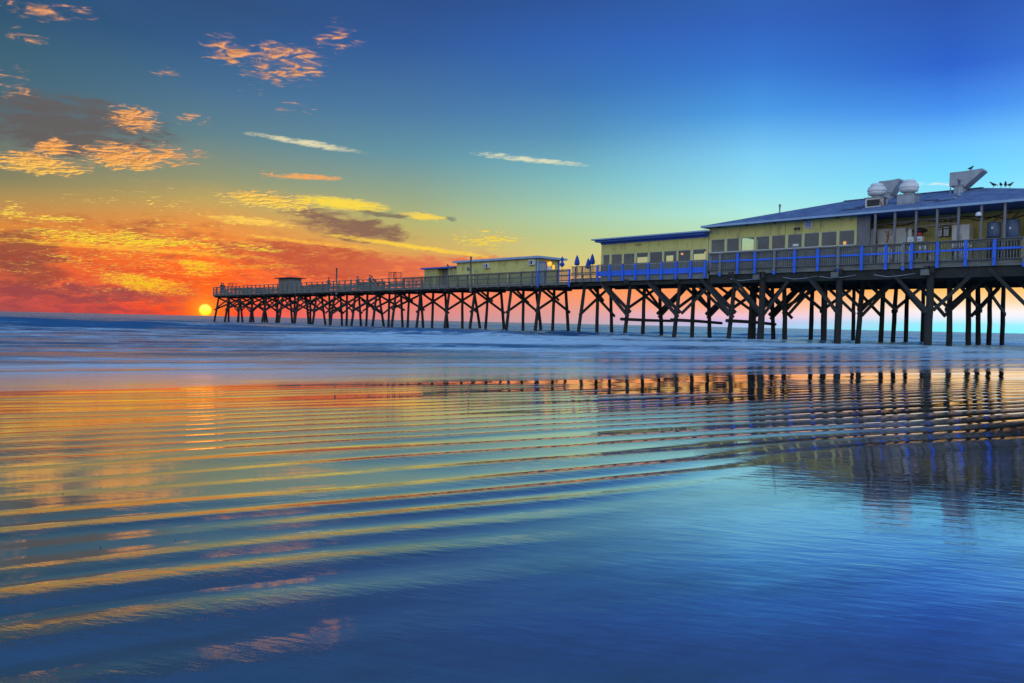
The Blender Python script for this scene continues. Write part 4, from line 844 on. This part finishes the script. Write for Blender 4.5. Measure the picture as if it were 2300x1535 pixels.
for yy, t in ((35.24, 'over the middle dining tables'), (33.1, 'by the last dining window')):
    e = empty('pendant_lamp', (52.6, yy, 6.6), 'glowing amber pendant lamp ' + t, 'lamp', 'lit pendant lamps in the dining room')
    MB().lathe([(0.03, 0.0), (0.1, 0.04), (0.11, 0.1), (0.05, 0.16)], (52.2, yy, 6.55), 14).build('shade', MT['lamp'], e, True)
    MB().tube([(52.2, yy, 6.71), (52.2, yy, 7.55)], 0.008, 5).build('cord', MT['dark'], e)
e = empty('dining_lamp', (53, 23.0, 6.7), 'orange lit sign lamp behind the restaurant window beside the vent', 'lamp')
MB().box(53.0, 53.1, 22.72, 22.86, 6.62, 6.95).build('lit_panel', MT['lamp'], e); MB().box(53.12, 53.16, 22.6, 23.1, 5.15, 6.98).build('stand', MT['inner'], e)
def table(x, y, lab, zd):
    e = empty('dining_table', (x, y, zd), lab, 'table', 'dining tables behind the windows')
    MB().box(x - .45, x + .45, y - .38, y + .38, zd + .72, zd + .76).build('top', MT['board'], e); MB().tube([(x, y, zd), (x, y, zd + .72)], 0.05, 8).build('leg', MT['dark'], e)
for k, (yy, t) in enumerate(((33.2, 'under the amber lamp by the last window'), (35.6, 'under the middle amber lamp'), (38.2, 'behind the fourth dining window'), (40.8, 'behind the window nearest the umbrellas'))): table(52.6, yy, 'small dining table ' + t, 4.83)

# ------------------------------------------------------------------ umbrellas, poles, signs
def umbrella(x, y, zt, label, waist=False):
    zb = deck_z(y); e = empty('patio_umbrella', (x, y, zb), label, 'umbrella', 'closed blue umbrellas on the open deck')
    MB().tube([(x, y, zb + .05), (x, y, zt)], 0.022, 8).build('pole', MT['board'], e, True)
    MB().lathe([(0.24, 0), (0.24, .05), (0.05, .1)], (x, y, zb), 14).build('base', MT['dark'], e, True)
    prof = [(0.05, 0.0), (0.17, 0.06), (0.205, 0.16), (0.19, 0.30), (0.14, 0.55), (0.09, 0.75), (0.03, 0.9), (0.012, 0.95)] if not waist else [(0.04, 0.0), (0.15, 0.1), (0.2, 0.24), (0.13, 0.38), (0.05, 0.48), (0.12, 0.62), (0.11, 0.72), (0.06, 0.85), (0.012, 0.95)]
    z0 = zt - 0.95; seg = 16; v = []; f = []
    for i, (r, z) in enumerate(prof):
        for k in range(seg): rr = r * (1 + (0.22 if k % 2 else -0.16)); a = k * 2 * math.pi / seg + 0.25 * z; v.append((x + rr * math.cos(a), y + rr * math.sin(a), z0 + z + (0.05 if k % 2 == 0 and i == 0 else 0)))
    for i in range(len(prof) - 1):
        for k in range(seg): f.append((i * seg + k, i * seg + (k + 1) % seg, (i + 1) * seg + (k + 1) % seg, (i + 1) * seg + k))
    c_ = MB().raw(v, f).build('canopy', MT['umbrella'], e, True)
    MB().lathe([(0.13, 0), (0.13, 0.03)], (x, y, z0 + (.48 if waist else .6)), 12).build('tie', MT['blue'], c_)
umbrella(52, 47.85, 7.0, 'blue umbrella tied at the waist beside the bait shop roof', True)
umbrella(52, 46.06, 7.05, 'closed blue umbrella standing alone between the tied one and the pair')
umbrella(52, 44.75, 6.72, 'shorter closed blue umbrella of the pair')
umbrella(52, 44.3, 7.08, 'taller closed blue umbrella of the pair')
umbrella(52.4, 43.3, 6.95, 'closed blue umbrella against the dining room end wall')
def upole(y, zt, label, meter):
    e = empty('utility_pole', (49.7, y, 4.1), label, 'pole', 'poles on the pier edge')
    MB().tube([(49.72, y, 3.85), (49.7, y, zt)], [0.11, 0.09], 10).build('shaft', MT['board'], e, True)
    if meter:
        m_ = MB().tube([(49.56, y + .16, 6.05), (49.46, y + .16, 6.05)], 0.19, 16).build('life_ring_box', MT['galv'], e, True)
        MB().tube([(49.455, y + .16, 6.05), (49.44, y + .16, 6.05)], 0.12, 16).build('dial', MT['board'], m_)
    else: MB().lathe([(0.1, 0), (0.1, .05), (0.03, .1)], (49.7, y, zt), 10).build('cap', MT['dark'], e)
upole(57.8, 7.28, 'grey timber pole with a round box in front of the bait shop', True)
upole(82.5, 6.95, 'bare dark pole rising from the outer railing near the round sign', False)
e = empty('round_sign', (50.1, 79.8, 4.4), 'round grey sign on a short post above the outer railing', 'sign')
MB().tube([(50.1, 79.8, 4.4), (50.1, 79.8, 5.6)], 0.03, 8).build('post', MT['board'], e); MB().tube([(50.06, 79.82, 5.68), (50.02, 79.84, 5.68)], 0.2, 20).build('disc', MT['galv'], e, True)
def cage(x, y0, y1, z0, z1, label):
    e = empty('rod_rack', (x, (y0 + y1) / 2, deck_z(y0)), label, 'rack', 'open frames on the outer pier')
    for xx in (x, x + .7):
        for yy in (y0, y1): MB().box(xx - .025, xx + .025, yy - .025, yy + .025, deck_z(y0), z1).build('upright', MT['dark'], e)
    for xx in (x, x + .7):
        for zz in (z0, z1 - .03): MB().box(xx - .02, xx + .02, y0 + .026, y1 - .026, zz - .025, zz + .025).build('bar', MT['dark'], e)
    for yy in (y0 + (y1 - y0) * .35, y0 + (y1 - y0) * .7): MB().box(x - .018, x + .018, yy - .02, yy + .02, z0 + .026, z1 - .056).build('bar', MT['dark'], e)
cage(50.2, 71.0, 72.3, 5.55, 6.22, 'open square metal frame above the railing by the toilet block'); cage(51.0, 114.4, 115.7, 5.4, 5.98, 'small open metal frame near the seaward tip')
for k in range(9):
    yy = 47.9 - k * 0.24; tp = (53.4 + jit(.1), yy + jit(.15), 6.6 + jit(.25))
    e = empty('fishing_rod', (54.9, yy, 4.7), 'thin fishing rod leaning upright on the far railing behind the umbrellas', 'fishing rod', 'fishing rods on the far railing')
    MB().tube([(55.35, yy, 4.75), (55.33, yy, 5.1)], 0.014, 6).build('grip', MT['dark'], e); MB().tube([(55.33, yy, 5.1), (55.25 + jit(.1), yy + jit(.12), 6.7 + jit(.2))], [0.008, 0.004], 5).build('blank', MT['board'], e)
    MB().tube([(55.28, yy, 5.12), (55.22, yy, 5.12)], 0.03, 8).build('reel', MT['galv'], e)
def crate(x, y, s, lab, m):
    z = deck_z(y); e = empty('tackle_box', (x, y, z), lab, 'box')
    MB().box(x - s, x + s, y - s * 1.6, y + s * 1.6, z + .004, z + s * 1.8).build('body', MT[m], e); MB().box(x - s * 1.05, x + s * 1.05, y - s * 1.65, y + s * 1.65, z + s * 1.8 + .003, z + s * 2.1).build('lid', MT[m], e)
crate(50.6, 104.5, 0.34, 'dark storage chest behind the outer railing seaward of the booth', 'dark'); crate(50.6, 92.0, 0.32, 'grey storage chest behind the outer railing shoreward of the booth', 'galv')
for a, b, lab in ((105.8, 112.0, 'long bench with a high board back near the pier tip'), (85.0, 90.0, 'long bench with a board back by the bare pole'), (73.0, 78.2, 'long bench with a board back next to the anglers')):
    z = deck_z(a); e = empty('pier_bench', (50.4, (a + b) / 2, z), lab, 'bench', 'benches along the outer railing')
    for k in range(3): MB().box(50.25 + k * .15, 50.38 + k * .15, a, b, z + .42, z + .46).build('seat_board', MT['board'], e)
    for k in range(2): MB().box(50.12, 50.16, a, b, z + .5 + k * .17, z + .65 + k * .17).build('back_board', MT['board'], e)
    n = 5
    for k in range(n): yy = a + .1 + (b - a - .2) * k / (n - 1); MB().box(50.17, 50.24, yy - .04, yy + .04, z + .003, z + .85).build('leg', MT['board'], e); MB().box(50.58, 50.65, yy - .04, yy + .04, z + .003, z + .415).build('leg', MT['board'], e)

# ------------------------------------------------------------------ people and birds
def person(x, y, face, shirt, trousers, label, lean=0.05, h=1.72):
    """one continuous body grown over a skeleton; clothes and hair are shells over it"""
    z0 = deck_z(y); fx, fy = math.cos(face), math.sin(face); sx, sy = -fy, fx
    def P(s, f, z): return (s * sx + f * fx, s * sy + f * fy, z * h / 1.75)
    J = dict(pel=P(0, 0, .95), bel=P(0, lean * .4, 1.12), che=P(0, lean, 1.34), nek=P(0, lean * 1.3, 1.47), chin=P(0, lean * 1.6, 1.54), head=P(0, lean * 1.7, 1.66), crown=P(0, lean * 1.6, 1.73))
    E_ = [('pel', 'bel'), ('bel', 'che'), ('che', 'nek'), ('nek', 'chin'), ('chin', 'head'), ('head', 'crown')]
    Rr = dict(pel=.15, bel=.135, che=.16, nek=.055, chin=.075, head=.095, crown=.06)
    for s, n in ((1, 'l'), (-1, 'r')):
        J.update({n + 'sh': P(s * .19, lean, 1.40), n + 'el': P(s * .25, lean + .06, 1.13), n + 'wr': P(s * .17, lean + .28, 1.07), n + 'ha': P(s * .15, lean + .36, 1.08), n + 'hip': P(s * .10, 0, .88), n + 'kn': P(s * .11, .04, .49), n + 'an': P(s * .12, 0, .09), n + 'to': P(s * .14, .17, .035)})
        E_ += [('che', n + 'sh'), (n + 'sh', n + 'el'), (n + 'el', n + 'wr'), (n + 'wr', n + 'ha'), ('pel', n + 'hip'), (n + 'hip', n + 'kn'), (n + 'kn', n + 'an'), (n + 'an', n + 'to')]
        Rr.update({n + 'sh': .07, n + 'el': .047, n + 'wr': .034, n + 'ha': .038, n + 'hip': .10, n + 'kn': .065, n + 'an': .045, n + 'to': .04})
    def skin(name, keys, grow, m, parent):
        ks = [k for k in J if k in keys]; me = bpy.data.meshes.new(name)
        me.from_pydata([J[k] for k in ks], [(ks.index(a), ks.index(b)) for a, b in E_ if a in ks and b in ks], []); me.materials.append(MT[m])
        o = bpy.data.objects.new(name, me); col.objects.link(o); o.modifiers.new('skin', 'SKIN')
        for i, k in enumerate(ks):
            q = me.skin_vertices[0].data[i]; q.radius = (Rr[k] + grow,) * 2; q.use_root = (i == 0)
        o.modifiers.new('smooth', 'SUBSURF').levels = 1; o.modifiers['smooth'].render_levels = 1
        o.parent = parent; return o
    e = empty('person', (x, y, z0), label, 'person')
    skin('body', set(J), 0.0, 'skin', e)
    skin('shirt', {'bel', 'che', 'lsh', 'rsh', 'lel', 'rel', 'pel'}, 0.014, shirt, e)
    skin('trousers', {'pel', 'lhip', 'rhip', 'lkn', 'rkn', 'lan', 'ran'}, 0.018, trousers, e)
    hx, hy, hz = J['head']
    MB().lathe([(0.06, -0.02), (0.105, 0.0), (0.11, 0.05), (0.085, 0.10), (0.03, 0.125)], (x + hx - fx * .02, y + hy - fy * .02, z0 + hz), 14).build('hair', MT['dark'], e, True)
    return e
MT['green_cloth'] = mat('green_cloth', (0.06, 0.22, 0.07), 0.85, 0.2, 8, bump=0.1); MT['blue_cloth'] = mat('grey_blue_cloth', (0.09, 0.12, 0.18), 0.85, 0.2, 8, bump=0.1)
person(50.75, 79.3, 3.3, 'green_cloth', 'dark', 'person in a green shirt leaning on the outer railing', 0.1, 1.55)
person(50.75, 76.8, 3.0, 'blue_cloth', 'dark', 'person in grey blue standing at the outer railing by the metal frame', 0.06, 1.66)
person(50.8, 75.8, 2.6, 'blue_cloth', 'blue_cloth', 'person bent over the outer railing next to the one in grey blue', 0.28, 1.5)
person(50.6, 85.7, 3.1, 'dark', 'dark', 'person in dark clothes at the outer railing seaward of the bare pole', 0.05, 1.6)
person(51.2, 118.0, 1.3, 'dark', 'dark', 'person in dark clothes at the very tip of the pier', 0.05, 1.75)
person(50.5, 116.9, 2.0, 'dark', 'blue_cloth', 'person at the pier tip standing just shoreward of the other', 0.05, 1.75)
def bird(x, y, z, rz, s, label):
    e = empty('bird', (x, y, z), label, 'bird', 'birds perched on roofs')
    sp = [(-.19, .10, .012, .006), (-.12, .12, .03, .016), (-.04, .135, .052, .05), (.04, .155, .056, .06), (.09, .19, .04, .045), (.115, .225, .032, .034), (.145, .24, .03, .03), (.17, .24, .014, .014), (.20, .232, .004, .004)]
    v = []; f = []; n = 10; c_, s_ = math.cos(rz), math.sin(rz)
    for a, h, w, t in sp:
        for k in range(n):
            q = k * 2 * math.pi / n; lx, ly, lz = a * s, w * math.cos(q) * s, (h + t * math.sin(q)) * s
            v.append((x + lx * c_ - ly * s_, y + lx * s_ + ly * c_, z + lz))
    for i in range(len(sp) - 1):
        for k in range(n): f.append((i * n + k, i * n + (k + 1) % n, (i + 1) * n + (k + 1) % n, (i + 1) * n + k))
    f += [tuple(range(n)), tuple(reversed(range((len(sp) - 1) * n, len(sp) * n)))]
    MB().raw(v, f).build('body', MT['bird'], e, True)
    for k in (-1, 1):
        bx, by = x + (.01 * c_ - k * .022 * s_) * s, y + (.01 * s_ + k * .022 * c_) * s
        MB().tube([(bx, by, z), (bx, by, z + .11 * s)], 0.006 * s, 5).build('leg', MT['bird'], e)
bird(56.0, 16.1, 11.28, -0.4, 1.5, 'small dark bird perched on the long-scooped intake hood')
for y_, rz_, t in ((14.85, 2.2, 'small dark bird crouched on the hip of the shingled roof, nearest the hood'), (14.35, 0.5, 'upright dark bird on the hip of the shingled roof'), (14.05, 3.4, 'bird facing seaward on the hip of the shingled roof'), (13.75, -0.6, 'bird at the lower end of the row on the shingled roof hip')):
    xx = 57 - (15.6 - y_) * 6.55 / 8.4; bird(xx, y_, rz - (15.6 - y_) * (rz - ev) / 8.4 + 0.02, rz_, 1.4, t)
bird(53.0, 65.4, 6.635, 1.2, 1.7, 'lone dark bird standing on the toilet block roof')
